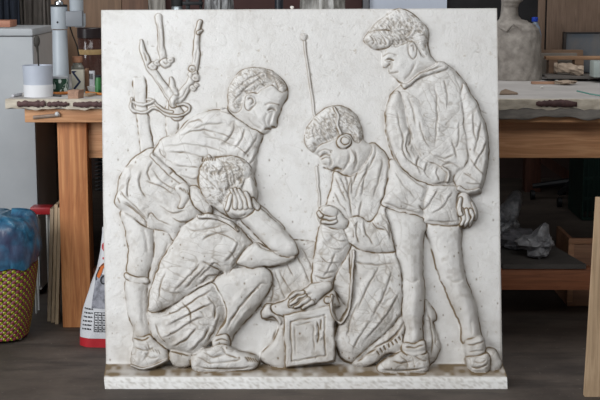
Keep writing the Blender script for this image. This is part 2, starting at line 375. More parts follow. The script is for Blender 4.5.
for k in range(5): G([(246 + 2.3 * k, 356 + .3 * k), (251 + 2.0 * k, 362)], .8, 1.5, .75)
G([(196, 366), (214, 368), (236, 368), (256, 366)], .9, 1.8, .7); G([(205, 352), (215, 357), (228, 353)], 1.3, 1.4, .6); G([(222, 346), (228, 354), (240, 358)], 1.2, 1.4, .6); G([(198, 356), (212, 362), (232, 361), (244, 358)], 1, 1.2, .5)
S(SC + '>shorts', [(149, 308), (150, 325), (155, 338), (163, 346), (175, 352), (190, 355), (201, 351), (212, 342), (220, 330), (227, 320), (226, 306), (220, 292), (212, 282), (196, 290), (176, 304), (160, 312)], 9, 11, 16, nz=(1.5, 14, 6, -.8))
for pts, h in (([(160, 316), (176, 310), (196, 298), (212, 288)], 1.6), ([(166, 326), (180, 318), (198, 308), (216, 300)], 1.4), ([(162, 336), (178, 330), (192, 320), (206, 316)], 1.6), ([(172, 345), (186, 338), (198, 326)], 1.4), ([(188, 350), (200, 340), (210, 326)], 1.6), ([(205, 342), (214, 328), (220, 312)], 1.4), ([(155, 322), (160, 334), (166, 342)], 1.5), ([(180, 300), (190, 312), (190, 326)], 1.2), ([(206, 294), (214, 306), (214, 320)], 1.3)):
    fold(pts, 2.0, h, .6)
G([(220, 292), (226, 306), (226, 320), (216, 334)], .9, 1.3, .7)
G([(152, 312), (170, 303), (190, 292), (214, 282)], 1.2, 1.8, .7); T(None, [(151, 309), (170, 300), (190, 290), (212, 280)], 1.9, 18.5, 1.5, pat=.4)
S(SC + '>shirt', [(200, 216), (187, 223), (176, 237), (165, 254), (157, 272), (150, 292), (149, 310), (160, 311), (178, 302), (198, 289), (214, 280), (221, 272), (227, 275), (241, 260), (253, 247), (247, 236), (236, 225), (224, 219), (212, 214)], 9, 12, 22, nz=(.5, 22, 12, -.9))
for pts, w, h in (([(222, 268), (214, 262), (208, 268), (196, 280)], 1.8, 1.7), ([(218, 274), (208, 276), (198, 284)], 1.6, 1.4), ([(207, 265), (198, 274), (184, 288)], 1.8, 1.5), ([(200, 262), (188, 276), (172, 292)], 2, 1.1), ([(208, 230), (226, 236), (240, 246)], 2.2, 1.3), ([(200, 240), (212, 234), (228, 230)], 2.2, 1.0), ([(226, 250), (234, 258), (230, 268)], 1.8, 1.2), ([(238, 240), (232, 252), (224, 262)], 1.8, 1.2), ([(246, 244), (240, 252), (232, 262)], 1.5, 1.1), ([(160, 286), (170, 292), (184, 292)], 2, .9), ([(165, 270), (160, 284), (158, 300)], 2.4, .9)):
    fold(pts, w, h, .55)
G([(203, 262), (212, 266), (222, 272)], .9, 2, .8); G([(184, 226), (196, 232), (214, 228), (230, 224)], 1.2, 1.2, .5)
T(None, [(200, 217), (214, 217), (230, 223), (238, 231)], [2, 2.4, 2.4, 1.5], 18.5, 2, pat=.6)
# upper arm, forearm, hand
S(SC, [(236, 262), (248, 247), (258, 243), (272, 249), (286, 246), (296, 250), (296, 258), (286, 264), (270, 267), (252, 268), (243, 266)], 13, 7.5, 10)
S(SC, [(297, 256), (297, 247), (290, 236), (276, 222), (263, 211), (252, 205), (244, 210), (241, 219), (250, 230), (262, 242), (274, 252), (286, 258)], 14, 7.5, 10)
G([(244, 232), (256, 243), (266, 250), (280, 251)], 1.0, 2.2, .7); B((291, 250), 5, 6, .6, 1.5)
G([(237, 222), (244, 232), (250, 238)], 1, 2, .8); G([(239, 218), (236, 228), (240, 234)], 1, 1.8, .7)
# head: cap of hair bent forward, face in hands
S(SC, [(200, 172), (204, 164), (211, 159), (222, 157), (233, 157), (243, 160), (250, 166), (254, 174), (256, 184), (255, 196), (256, 205), (250, 212), (244, 217), (235, 219), (224, 214), (212, 207), (204, 198), (200, 188), (198, 180)], 13, 9, 17)
S(SC + '>hair', [(200, 172), (204, 164), (206, 158), (210, 156), (214, 159), (224, 157), (235, 157), (245, 161), (251, 167), (252, 174), (246, 180), (238, 184), (234, 190), (228, 196), (224, 204), (216, 206), (206, 200), (201, 190), (199, 180)], 15, 9, 14, nz=(.8, 6, 3, .9), pat=.7)
for k in range(34):
    a = rng.uniform(-2.9, .9); r = rng.uniform(4, 21); x = 224 + r * math.cos(a) * 1.05; y = 182 + r * math.sin(a); t = a + 1.1
    G([(x, y), (x + 4 * math.cos(t), y + 4 * math.sin(t) * 1.2), (x + 6 * math.cos(t + .6), y + 7 * math.sin(t + .6))], .8, 1.1, .5)
for k in range(7): G([(204 + 2 * k, 157 + (k % 2) * 1.5), (203 + 2.2 * k, 163)], .8, 1.5, .8)
G([(222, 162), (228, 174), (230, 188), (234, 198)], 1.3, 2, .6); G([(230, 162), (234, 176), (236, 190)], 1.0, 1.2, .5)
S(SC, [(246, 180), (252, 178), (256, 188), (258, 196), (255, 203), (248, 198), (243, 190)], 17, 3.5, 5, pat=.5)
S(SC, [(224, 205), (227, 198), (233, 193), (243, 196), (252, 199), (257, 206), (253, 213), (246, 218), (236, 219), (228, 215)], 19, 5, 7, pat=.7)
for f in ([(236, 208), (235, 199), (232, 191)], [(241, 208), (239, 198), (236, 190)], [(246, 208), (244, 199), (240, 191)], [(251, 208), (249, 201), (246, 194)], [(228, 210), (230, 202), (231, 196)]):
    T(SC, f, [2.5, 2.3, 1.8], 21.5, 3.2, pat=.8)
G([(232, 214), (240, 217), (248, 214)], 1.0, 1.2, .5)
S(SC, [(252, 199), (256, 200), (261, 206), (258, 212), (253, 208)], 17, 3, 3, pat=.6)

# ================= KNEELING BOY
SK = 'kneeling boy'
S(SK + '>boot#2', [(424, 304), (430, 303), (435, 312), (436, 320), (433, 323), (437, 334), (440, 346), (437, 356), (431, 363), (422, 364)], 3, 5, 6, pat=.8)
G([(427, 312), (430, 326), (432, 342), (430, 356)], 1, 1.4, .6); G([(434, 330), (435, 345)], .9, 1, .5)
S(SK + '>coat', [(334, 172), (331, 186), (327, 202), (320, 224), (316, 245), (313, 268), (314, 286), (330, 288), (340, 300), (346, 310), (338, 322), (334, 336), (336, 350), (344, 361), (356, 362), (372, 350), (388, 334), (402, 316), (410, 290), (410, 250), (404, 210), (396, 170), (389, 160), (382, 149), (372, 143), (362, 150), (350, 168), (342, 172)], 4, 9, 20, nz=(.5, 24, 10, 1.1))
G([(372, 143), (368, 150), (360, 162), (356, 176), (350, 190)], .9, 1.8, .6); G([(377, 146), (374, 158), (366, 172), (358, 188), (352, 202)], .9, 1.2, .5)
G([(352, 176), (348, 190), (350, 206), (352, 218)], .9, 1.2, .5); G([(334, 176), (340, 190), (348, 204)], .9, 1.2, .5)
for pts, w, h in (([(338, 176), (342, 186), (348, 196)], 1.8, 1.3), ([(348, 172), (350, 182), (350, 194)], 1.6, 1.3), ([(344, 174), (346, 186)], 1.4, 1.2), ([(332, 190), (338, 202), (346, 212)], 2, 1.3), ([(366, 160), (362, 178), (358, 198)], 2.6, 1.5), ([(380, 156), (376, 176), (370, 200)], 2.6, 1.4), ([(386, 164), (384, 184), (378, 206)], 2.0, 1.3), ([(360, 200), (358, 212), (356, 220)], 1.6, 1)):
    fold(pts, w, h, .4)
# skirt of the coat over the thigh
S(SK + '>coat', [(350, 246), (372, 250), (396, 248), (408, 262), (408, 290), (402, 314), (389, 330), (374, 345), (360, 359), (348, 362), (338, 353), (334, 338), (339, 323), (348, 308), (351, 284)], 8, 9, 17, nz=(.5, 26, 9, 1.0))
for pts, w, h in (([(376, 262), (366, 284), (352, 312)], 3, 1.3), ([(390, 268), (382, 290), (366, 320)], 2.8, 1.3), ([(396, 292), (384, 314), (362, 340)], 2.2, 1.6), ([(356, 300), (348, 318), (344, 336)], 2.8, 1.2), ([(370, 318), (358, 334), (350, 350)], 2.2, 1.0), ([(402, 308), (388, 328), (372, 344)], 1.6, 1.2)):
    fold(pts, w, h, .4)
G([(354, 262), (370, 265), (396, 264)], .9, 1.3, .5); G([(350, 250), (354, 262), (356, 274)], .9, 1.0, .5); G([(352, 250), (352, 280), (350, 300)], 1, 1.4, .6)
# lower leg behind the knee
S(SK + '>boot', [(352, 363), (362, 352), (376, 341), (390, 328), (401, 316), (408, 322), (408, 345), (400, 352), (386, 354), (376, 362), (362, 367)], 8, 6, 8, nz=(1.0, 6, 4, -.7), minramp=True)
for k in range(8): G([(376 + 3.6 * k, 350 - 2.3 * k), (379 + 3.6 * k, 355 - 2.4 * k)], .8, 1.6, .8)
G([(372, 349), (386, 342), (400, 328)], 1.0, 2.2, .8); G([(356, 362), (366, 354), (378, 348)], 1, 1.6, .7); G([(386, 344), (396, 334), (404, 320)], 1.2, 1.2, .6)
# right sleeve hanging to the box, then the other arm across
S(SK + '>coat', [(322, 222), (345, 226), (352, 240), (347, 256), (339, 268), (334, 280), (333, 289), (322, 290), (313, 286), (312, 270), (316, 250), (318, 236)], 10, 7, 11, nz=(.8, 9, 5, .4))
for pts, h in (([(320, 240), (330, 248), (342, 250)], 1.4), ([(318, 254), (326, 262), (338, 262)], 1.3), ([(315, 268), (324, 272), (334, 270)], 1.3), ([(316, 278), (326, 284), (333, 280)], 1.2), ([(326, 232), (336, 240), (346, 240)], 1.2), ([(334, 252), (328, 266), (322, 276)], 1)):
    fold(pts, 1.8, h, .45)
G([(313, 274), (324, 279), (334, 276)], .9, 1.4, .6)
S(SK + '>coat', [(345, 221), (352, 217), (361, 218), (370, 222), (378, 210), (384, 203), (394, 210), (400, 230), (398, 249), (384, 253), (366, 252), (354, 247), (347, 238), (344, 229)], 12, 7, 11, nz=(.8, 10, 5, .7))
for pts, h in (([(356, 220), (354, 232), (358, 244)], 1.6), ([(362, 222), (364, 234), (372, 246)], 1.5), ([(372, 222), (382, 228), (390, 240)], 1.7), ([(384, 206), (390, 218), (394, 236)], 1.4), ([(378, 214), (386, 226), (388, 240)], 1.2), ([(350, 228), (352, 238)], 1.2)):
    fold(pts, 1.9, h, .5)
G([(371, 222), (376, 228), (386, 232)], .9, 1.8, .7)
S(SK, [(318, 211), (322, 206), (330, 205), (338, 209), (344, 217), (349, 221), (346, 229), (334, 229), (323, 225), (318, 219)], 14, 5.5, 7, pat=.7)
S(SK, [(322, 211), (325, 207), (331, 206), (337, 209), (338, 214), (334, 217), (326, 216)], 18, 4, 5, pat=.6)
for f in ([(321, 217), (327, 219), (335, 218)], [(322, 222), (329, 223), (336, 222)], [(319, 213), (321, 217)]): T(SK, f, [1.8, 2, 2.0], 19, 2.6, pat=.7)
# head with earphone
S(SK, [(307, 146), (304, 137), (309, 124), (318, 114), (328, 107), (338, 105), (349, 109), (357, 117), (362, 128), (364, 140), (372, 150), (362, 168), (352, 176), (345, 175), (340, 173.5), (334, 171), (328.5, 169), (326.5, 165), (322, 163), (319, 156), (313, 152)], 5, 9, 17)
G([(354, 150), (356, 162), (354, 172)], 1.4, 1.4, .4); G([(349, 152), (348, 162), (344, 170), (338, 173)], 1.6, 1.8, .5)
G([(321, 156), (325, 154.5), (329, 155)], 1.3, 2.4, .7); G([(320, 152), (325, 150), (331, 152)], 1.6, -1.4, 0); B((332, 162), 6, 6, 0, 1.3); B((325.5, 162.5), 2.2, 3.6, -.5, 2.0); G([(329, 156), (331, 162), (329, 167)], 1.1, 1.3, .4)
G([(332, 170), (336, 168), (340, 169)], .8, 1.6, .75); G([(338, 156), (334, 164)], 2, .8, .1)
S(SK + '>hair', [(307, 147), (304, 137), (309, 124), (318, 114), (328, 107), (338, 105), (349, 109), (357, 117), (362, 128), (363, 138), (359, 144), (354, 140), (350, 135), (342, 134), (334, 140), (326, 143), (318, 147), (313, 152)], 8, 8.5, 13, nz=(.7, 6, 3, .6), pat=.6)
for k in range(32):
    a = k / 31.; x = 310 + 46 * a + rng.uniform(-2, 2); y = 134 - 20 * math.sin(a * 2.5) + rng.uniform(-3, 8); t = 2.2 - 2.2 * a
    G([(x, y), (x + 4 * math.cos(t), y + 3 * math.sin(t)), (x + 6 * math.cos(t - .4), y + 7 * math.sin(t))], .75, .9, .45)
T(SK + '>headphones', [(334, 108), (338, 118), (338, 128), (341, 136)], [1.2, 1.4, 1.5, 1.8], 17, 1.6, pat=.7)
S(SK + '>headphones', [(344 + 8 * math.cos(a), 143 + 7.4 * math.sin(a)) for a in np.linspace(0, 6.28, 11)[:-1]], 16, 3.4, 4, pat=.9)
S(SK + '>headphones', [(345 + 4.6 * math.cos(a), 142.5 + 4.2 * math.sin(a)) for a in np.linspace(0, 6.28, 9)[:-1]], 18.2, 1.6, 2, pat=.8)
G([(336, 128), (339, 134)], 1.2, 2, .9); G([(350, 149), (354, 158), (352, 166)], .8, -1, .5)

# ================= RADIO BOX
SR = 'radio box'
S(SR, [(263, 308), (270, 303), (286, 315), (287, 366), (264, 363), (261, 353), (270, 345), (278, 330), (276, 321), (264, 318)], 7, 4, 5, nz=(.4, 10, 6, .8), minramp=True)
S(SR + '>strap', [(262, 310), (270, 303), (275, 310), (282, 321), (279, 325), (274, 317), (263, 318)], 12, 3, 3, pat=.8)
G([(277, 328), (270, 344), (261, 353)], .9, 1.4, .6)
S(SR, [(271, 306), (285, 300), (294, 291), (312, 286), (330, 286), (338, 302), (336, 308), (284, 317)], 12, 3, 6, nz=(.8, 5, 4, .3))
S(SR, [(284, 315), (309, 309.5), (334, 304), (334.5, 332), (335, 361), (310, 364.5), (285, 368), (284.5, 340)], 15, 3.2, 2.2, sm=False, minramp=False, soft=.8, pat=.7)
for pts in ([(291, 322), (324, 315.5)], [(324, 315.5), (325, 355)], [(325, 355), (292, 361)], [(292, 361), (291, 322)]): G(pts, .9, 1.2, .5, taper=False)
for pts in ([(295, 326), (312, 322)], [(295, 326), (296, 355)], [(313, 322), (314, 352)]): G(pts, .8, .7, .35)
for k in range(26): B((rng.uniform(315, 322), rng.uniform(318, 344)), 1.3, 1.6, 0, rng.uniform(-1.4, 1.4)); 
G([(316, 320), (319, 332), (317, 344)], 1.3, 1.0, .8); G([(321, 318), (320, 330)], 1, 1.2, .8)
T(SR + '>cord', [(331, 296), (331, 310), (335, 320), (341, 323), (347, 314), (350, 298), (352, 275), (353, 252)], 1.5, 17.5, 2.2, pat=.6)
# hand and forearm of the kneeling boy resting on the box
S(SK, [(312, 284), (322, 282), (331, 283), (332, 290), (322, 297), (314, 304), (303, 307), (291, 308), (288, 303), (292, 296), (300, 291)], 15, 5.5, 6, nz=(.4, 6, 4, 0))
for f in ([(305, 296), (298, 299), (291, 304)], [(308, 299), (302, 303), (296, 307)], [(312, 302), (307, 305), (303, 308)], [(303, 292), (296, 294), (290, 298)]): T(SK, f, [2.4, 2.1, 1.7], 18, 3, pat=.75)
G([(296, 301), (304, 297), (312, 293)], .9, 1.3, .6)
S(SR + '>knob', [(327 + 4 * math.cos(a), 300 + 3.6 * math.sin(a)) for a in np.linspace(0, 6.28, 9)[:-1]], 16, 3, 3, pat=.8)

# ================= STANDING BOY
SS = 'standing boy'
# right leg (set back) then left leg
S(SS, [(423, 222), (429, 240), (434, 260), (439, 276), (446, 292), (454, 312), (461, 328), (463, 344), (481, 342), (479, 322), (475, 302), (468, 284), (464, 266), (461, 246), (459, 222)], 6, 10, 15, nz=(.3, 14, 20, .1))
B((448, 262), 7, 10, 0, .8); G([(446, 276), (452, 282), (460, 281)], 1.6, 1.1, .25); B((462, 298), 6, 14, -.3, 1.3); G([(470, 318), (470, 336)], 1.6, .8, .2)
S(SS, [(387, 208), (390, 228), (395, 250), (400, 270), (402, 290), (401, 310), (404, 330), (403, 346), (423, 346), (422, 322), (425, 302), (424, 282), (423, 262), (424, 240), (423, 216)], 9, 12, 16, nz=(.3, 14, 20, 0))
G([(404, 278), (411, 282), (419, 280)], 1.8, 1.1, .25); B((413, 302), 6, 13, 0, 1.2); G([(410, 326), (410, 342)], 1.6, .9, .2); B((405, 240), 8, 18, 0, 1)
S(SS + '>sock#2', [(464, 341), (480, 336), (484, 344), (484, 354), (476, 359), (466, 358)], 14, 6, 7, minramp=True)
G([(465, 345), (474, 344), (483, 341)], .9, 1.6, .7); G([(466, 352), (475, 350), (484, 349)], .9, 1.1, .5)
S(SS + '>shoe#2', [(484, 350), (492, 348), (498, 354), (501, 364), (496, 371), (488, 372), (484, 362)], 11, 6, 7, minramp=True, nz=(.8, 5, 5, 0))
S(SS + '>shoe#3', [(465, 357), (475, 355), (485, 352), (489, 360), (487, 370), (480, 374), (471, 373), (466, 367)], 17, 7, 8, minramp=True, nz=(1, 5, 5, 0))
G([(468, 366), (477, 367), (486, 362)], 1, 1.6, .6); G([(470, 360), (478, 362), (484, 358)], 1, 1.0, .5)
S(SS + '>shoe', [(376, 369), (379, 362), (387, 357), (396, 353), (403, 350), (414, 349), (425, 350), (428, 358), (427, 370), (418, 374), (398, 374), (382, 373)], 17, 7, 9, minramp=True, nz=(.8, 6, 5, 0))
G([(380, 369), (400, 370), (426, 367)], .9, 1.8, .6); G([(390, 359), (400, 362), (412, 360)], 1.1, 1.3, .5); G([(398, 354), (404, 360), (406, 368)], 1.1, 1.0, .5); G([(412, 354), (420, 360), (426, 360)], 1, 1.0, .5)
S(SS + '>sock', [(402, 342), (413, 343), (424, 340), (425, 347), (424, 353), (412, 355), (403, 353), (400, 348)], 17, 6, 7, minramp=True)
G([(403, 346), (413, 347), (424, 344)], .9, 1.6, .7)
S(SS + '>shorts', [(391, 160), (388, 176), (384, 192), (380.5, 205), (391, 210), (406, 214), (422, 218), (424, 223.5), (440, 226), (460, 224), (459, 208), (461, 196), (458, 184), (440, 178), (410, 166)], 10, 11, 16, nz=(.6, 14, 10, .5))
B((405, 192), 12, 11, 0, 2.6); B((440, 198), 12, 11, 0, 2.6); G([(428, 184), (424, 198), (422, 210), (423, 220)], 2.6, 2.8, .35)
for pts, h in (([(392, 172), (400, 184), (414, 200)], 1.2), ([(388, 190), (398, 202), (416, 208)], 1.1), ([(436, 188), (428, 200), (424, 208)], 1.2), ([(450, 190), (440, 206), (428, 214)], 1.1), ([(396, 168), (412, 182), (424, 190)], 1.1)):
    fold(pts, 2.0, h, .4)
G([(382, 202), (393, 207), (408, 211), (422, 215)], .8, 1.0, .5); G([(425, 221), (440, 223), (459, 221)], .8, 1.0, .5); G([(417, 205), (422, 210), (427, 206)], 1.3, 1.6, .5)
# jacket body
S(SS + '>jacket', [(406, 82), (395, 89), (388, 101), (385, 118), (387, 138), (391, 153), (399, 166), (411, 178), (426, 185), (442, 186), (456, 187), (468, 193), (480, 190), (484, 182), (487.5, 166), (489, 148), (486, 128), (480, 110), (471, 92), (460, 76), (447, 65), (430, 70), (416, 78)], 8, 11, 22, nz=(.5, 26, 12, .2))
G([(434, 84), (436, 104), (436, 124), (434, 150)], 1.1, 1.4, .45); G([(410, 96), (418, 116), (424, 138), (430, 152)], 4, -1.6, 0); B((420, 118), 10, 16, 0, 1.4); B((450, 112), 9, 18, 0, 1.4)
for pts, w, h in (([(404, 96), (410, 110), (412, 126)], 2.4, 1.2), ([(440, 78), (444, 92), (444, 112)], 2.4, .9), ([(424, 150), (436, 160), (450, 162)], 2, 1.2), ([(430, 156), (442, 158), (454, 154)], 1.6, 1.2), ([(448, 140), (452, 150), (454, 160)], 2, 1.2), ([(416, 120), (420, 136), (428, 150)], 2, 1.0), ([(456, 120), (456, 138), (452, 150)], 2.2, 1)):
    fold(pts, w, h, .4)
# sleeves crossed behind the back
S(SS + '>jacket', [(463, 84), (472, 96), (480, 112), (486, 130), (488.5, 148), (487, 166), (484, 182), (480, 190), (468, 192), (457, 188), (452, 180), (456, 172), (465, 165), (466, 148), (463, 128), (461, 108), (460, 92)], 14, 6.5, 9, nz=(.6, 8, 14, .2), pat=.5, blend=3)
S(SS + '>jacket', [(394, 92), (388, 104), (386, 120), (388, 138), (392, 152), (400, 166), (412, 178), (428, 185), (444, 182), (450, 172), (442, 168), (428, 163), (417, 153), (411, 138), (407, 122), (404, 104), (400, 94)], 15, 6.5, 9, nz=(.6, 10, 9, .8), pat=.5, blend=3)
for pts, w, h in (([(408, 130), (404, 146), (410, 160)], 1.8, 1.5), ([(402, 138), (400, 150), (408, 164)], 1.6, 1.3), ([(418, 156), (414, 166), (420, 176)], 1.7, 1.4), ([(426, 162), (422, 172), (428, 180)], 1.6, 1.4), ([(436, 166), (434, 174), (438, 182)], 1.5, 1.3), ([(394, 112), (398, 128), (402, 142)], 2.0, 1.0), ([(398, 152), (410, 164), (424, 172)], 1.8, 1.1), ([(478, 120), (474, 138), (470, 156)], 2.2, 1.4), ([(484, 140), (478, 154), (470, 168)], 1.9, 1.4), ([(470, 110), (470, 128), (472, 144)], 2, 1.1), ([(466, 158), (474, 168), (482, 176)], 1.7, 1.4), ([(460, 172), (468, 178), (478, 184)], 1.6, 1.3), ([(462, 182), (472, 184), (480, 184)], 1.3, 1.1)):
    fold(pts, w, h, .5)
G([(407, 128), (410, 138), (408, 148)], 1.2, 1.6, .8); G([(440, 166), (450, 164), (460, 170)], 1, 1.6, .6); T(None, [(441, 168), (447, 174), (446, 182)], 1.5, 20, 1.4, pat=.5)
T(SS + '>jacket', [(458, 189), (466, 193), (479, 191)], [2.5, 2.6, 2.3], 18, 2, pat=.6)
# hand: loose fist
S(SS, [(457, 195), (466, 194), (472, 202), (476, 211), (475, 220), (469, 227), (460, 226), (457, 216), (455, 205)], 13, 7, 8, pat=.75)
for f in ([(459, 210), (462, 219), (460, 225)], [(464, 211), (467, 220), (464, 226)], [(469, 211), (472, 218), (469, 225)], [(471, 204), (475, 212), (475, 219)], [(459, 200), (457, 208), (459, 215)]): T(SS, f, [2.2, 2.4, 2.0], 18, 3, pat=.8)
# collar
S(SS + '>jacket', [(400, 84), (409, 76), (420, 69), (432, 64), (442, 62), (447, 65), (446, 71), (436, 74), (424, 78), (414, 84), (405, 90)], 15, 5, 6, pat=.6)
G([(404, 86), (414, 79), (428, 72), (444, 67)], .9, 1.4, .6)
# head turned down to the left
S(SS, [(377, 46), (381.5, 52), (382.5, 58), (383, 67), (388, 68.5), (389.5, 73), (394, 77), (399, 82), (405, 84), (414, 78), (426, 71), (437, 64), (431, 56), (428, 46), (424, 36), (405, 34), (388, 38)], 6, 8.5, 15)
G([(386, 61), (390, 60), (393, 61.5)], 1.2, 2.2, .7); G([(383, 56), (389, 55), (395, 57)], 1.5, -1.2, 0); B((385.5, 64), 2.4, 4.5, 0, 1.8); G([(389, 63), (391, 68), (389, 70)], 1.1, 1.3, .4); pass; B((398, 67), 6, 6, 0, 1.3); G([(402, 81), (410, 74), (416, 62)], 1.8, 1.4, .35); B((396, 79), 3, 2.5, 0, 1)
S(SS + '>ear', [(408, 46), (412, 43), (416, 47), (416, 54), (413, 60), (409, 57), (407, 52)], 14, 1.8, 3, pat=.4)
G([(410, 48), (413, 47), (413, 54)], .9, 1.8, .8)
S(SS + '>hair', [(365, 43), (364, 38), (371, 29), (382, 17), (392, 11), (401, 9), (411, 13), (421, 21), (428, 30), (428, 39), (425, 47), (427, 56), (421, 58), (416, 48), (412, 42), (402, 45), (396, 48), (388, 47), (382, 50), (372, 47)], 8, 9, 13, nz=(.8, 8, 4, -.5), pat=.7)
S(SS + '>hair', [(365, 43), (364, 38), (370, 33), (382, 31), (394, 33), (402, 31), (410, 34), (402, 40), (394, 43), (386, 49), (378, 49), (371, 47)], 12, 5, 6, nz=(.8, 7, 3, .1), pat=.6)
for k in range(26):
    a = k / 25.; x = 374 + 48 * a; y = 27 - 12 * math.sin(a * 2.8) + 6 * a + rng.uniform(-1, 8); t = 2.6 - 1.6 * a
    G([(x, y), (x + 5 * math.cos(t), y + 4 * math.sin(t))], .8, .9, .45)
for k in range(9): G([(368 + 4.4 * k, 36 + (k % 3)), (373 + 4.2 * k, 42 + (k % 2) * 2), (371 + 4.4 * k, 46)], .8, 1.0, .5)
G([(368, 35), (380, 20), (394, 13)], .9, 1.2, .5); G([(394, 34), (404, 36), (412, 32)], 1, 1.3, .6)

for pts, w_, d_, p_ in (([(268.5, 111), (272, 109.6), (275.5, 111.2)], .7, 2.0, 1), ([(269.5, 113), (273, 112.6)], .7, 1.0, .6), ([(266, 106), (272, 104.2), (279, 106)], .9, 1.0, .5),
        ([(272, 126.5), (274.5, 126.8)], .7, 1.5, .9), ([(265, 130.5), (268, 129.2), (271, 129)], .8, 2.0, 1), ([(267, 115), (265, 121), (267, 127)], 1.2, .8, .25), ([(254, 112), (258, 120), (264, 127)], 1.8, .6, .2),
        ([(320.5, 157), (325, 155), (329.5, 156.4)], .8, 2.2, 1), ([(322, 159.2), (326, 158.2), (329, 158.6)], .7, 1.1, .7), ([(317, 153), (324, 149.8), (332, 151.5)], .9, 1.1, .6),
        ([(330, 158), (332, 163), (330, 167)], .9, 1.4, .6), ([(324.5, 167.6), (328, 169)], .8, 1.8, 1), ([(332, 171.4), (336, 169.4), (341, 170)], .8, 2.2, 1), ([(338, 173), (343, 170), (349, 163)], 1.0, .7, .35),
        ([(385, 61.5), (389, 60), (393, 61.2)], .7, 2.0, 1), ([(386.5, 63.2), (390, 62.8)], .7, 1, .6), ([(383.5, 56.5), (389, 54.4), (396, 56.5)], .9, 1.0, .5),
        ([(386.5, 67.8), (389.5, 65.5)], .8, 1.6, .9), ([(389.5, 73.4), (393.5, 73.6), (397.5, 73.2)], .75, 1.5, .8), ([(391, 76.6), (394, 76.8)], .8, .7, .3), ([(391, 62), (392, 66), (391, 70)], 1.1, .9, .3)):
    G(pts, w_, d_, p_, taper=False)
for c_, a_ in (((274.5, 117), 1.0), ((327.5, 164), 1.4), ((384.5, 65), 1.0), ((262, 118), .8), ((338, 160), 1.0), ((400, 66), .8), ((395, 78), .8), ((343, 170), .9)): B(c_, 2.6, 3.2, 0, a_)
# flatten towards the top: the modelling is lowest at the heads and fullest at the feet
slim = np.isin(OW, [i for i, n in enumerate(OWN) if n.split('#')[0] in ('antenna pole', 'grapevine', 'binding rope', 'vine stake')])
bd = ((OW > 0) & ~slim).astype(float); fac = np.clip((blur(bd, 5.5) - .46) / .5, 0, 1) ** .75
keep = np.interp(GY, [8, 200, 300, 345, 360], [.22, .26, .38, .7, 1.0])
Hm = np.where(bd > 0, Hm * (keep + (1 - keep) * fac), Hm)
so = blur(bd, 1.6); near = np.clip(4 * so * (1 - so), 0, 1) * .8; b3 = blur(Hm, 1.3); Hm = Hm * (1 - near) + b3 * near
ed = np.zeros(OW.shape); ed[:, 1:] += OW[:, 1:] != OW[:, :-1]; ed[1:] += OW[1:] != OW[:-1]
ed = np.clip(blur(np.clip(ed, 0, 1), 2.0) * 5, 0, 1); b4 = blur(Hm, 2.0); Hm = Hm * (1 - .6 * ed) + b4 * .6 * ed
low = blur(Hm, 4.5)
Hm = low * np.interp(GY, [8, 150, 250, 330, 376], [.52, .58, .66, .88, .97]) + (Hm - low) * np.interp(GY, [8, 150, 250, 330, 376], [.78, .80, .85, .92, .97])
# hair curls, cloth creases and tool marks
def region(*keys):
    m = np.zeros(OW.shape, bool)
    for i, n in enumerate(OWN):
        if any(k in n for k in keys): m |= OW == i
    return np.clip(blur(m.astype(float), 1.2) * 1.6 - .5, 0, 1)
hr = region('>hair'); q = 1 - np.abs(2 * vnoise(GX, GY, 7.5, 2.2, .8, 4) + .9 * vnoise(GX, GY, 4, 2.4, -.2, 7)) * 2.2
Hm += hr * .42 * q; PT = np.maximum(PT, hr * .5 * np.clip(-q - .1, 0, 1))
for lx, ly, an, of in ((12, 2.6, .75, 41), (9, 2.2, 1.25, 43), (10, 2.4, -.3, 45)):
    f_ = vnoise(GX, GY, lx, ly, an, of) + .2 * vnoise(GX, GY, 4, 4, 0, of); msk = np.clip(vnoise(GX, GY, 12, 12, 0, of + 3) * 5 + .6, 0, 1) * hr
    ln = np.exp(-(f_ / .05) ** 2) * msk; Hm -= .45 * ln; PT = np.maximum(PT, .5 * ln)
clo = region('>shirt', '>coat', '>jacket', '>shorts', 'draped', '>shoe', '>boot')
for lx, ly, an, of, am in ((40, 7, -.75, 2, .5), (34, 6, 1.15, 5, .5), (18, 4, .2, 8, .25)):
    f_ = vnoise(GX, GY, lx, ly, an, of) + .25 * vnoise(GX, GY, 6, 6, 0, of)
    msk = np.clip(vnoise(GX, GY, 24, 24, 0, of + 3) * 4 + .5, 0, 1) * clo
    ln = np.exp(-(f_ / .035) ** 2) * msk
    Hm += am * f_ * 2 * clo - am * .5 * ln; PT = np.maximum(PT, .3 * ln)
body = np.clip(blur((OW > 0).astype(float), 1.2) * 1.6 - .5, 0, 1)
for lx, ly, an, of in ((17, 9, .3, 11), (13, 13, 1.2, 14)):
    f_ = vnoise(GX, GY, lx, ly, an, of); msk = np.clip(vnoise(GX, GY, 15, 15, 0, of + 2) * 5 - .6, 0, 1)
    ln = np.exp(-(f_ / .03) ** 2) * msk; Hm -= .15 * ln; PT = np.maximum(PT, .10 * ln)
Hm += (.28 * vnoise(GX, GY, 3.2, 3.2, .5, 6) + .5 * vnoise(GX, GY, 8, 8, .2, 12)) * (.35 + .65 * body)
PT = np.maximum(PT, (.07 + .09 * body) * np.clip(vnoise(GX, GY, 10, 8, .4, 21) * 3 + vnoise(GX, GY, 3, 3, 0, 22) * 2 - .5, 0, 1))
# ================= specks, pits, dirt, painted light fall-off
for _ in range(420):
    x = rng.uniform(104, 498); y = rng.uniform(12, 372); B((x, y), rng.uniform(.4, .9), rng.uniform(.4, .9), 0, rng.uniform(-1.0, .3))
for _ in range(150):
    x = rng.uniform(108, 498); y = rng.uniform(150, 372); r = rng.uniform(.4, .9)
    w = window(np.array([(x, y)]), 3); d = np.hypot(GX[w] - x, (GY[w] - y) / 1.4); PT[w] = np.maximum(PT[w], .7 * np.exp(-(d / r) ** 2))
Hm -= .55 * np.clip(PT, 0, 1.2)
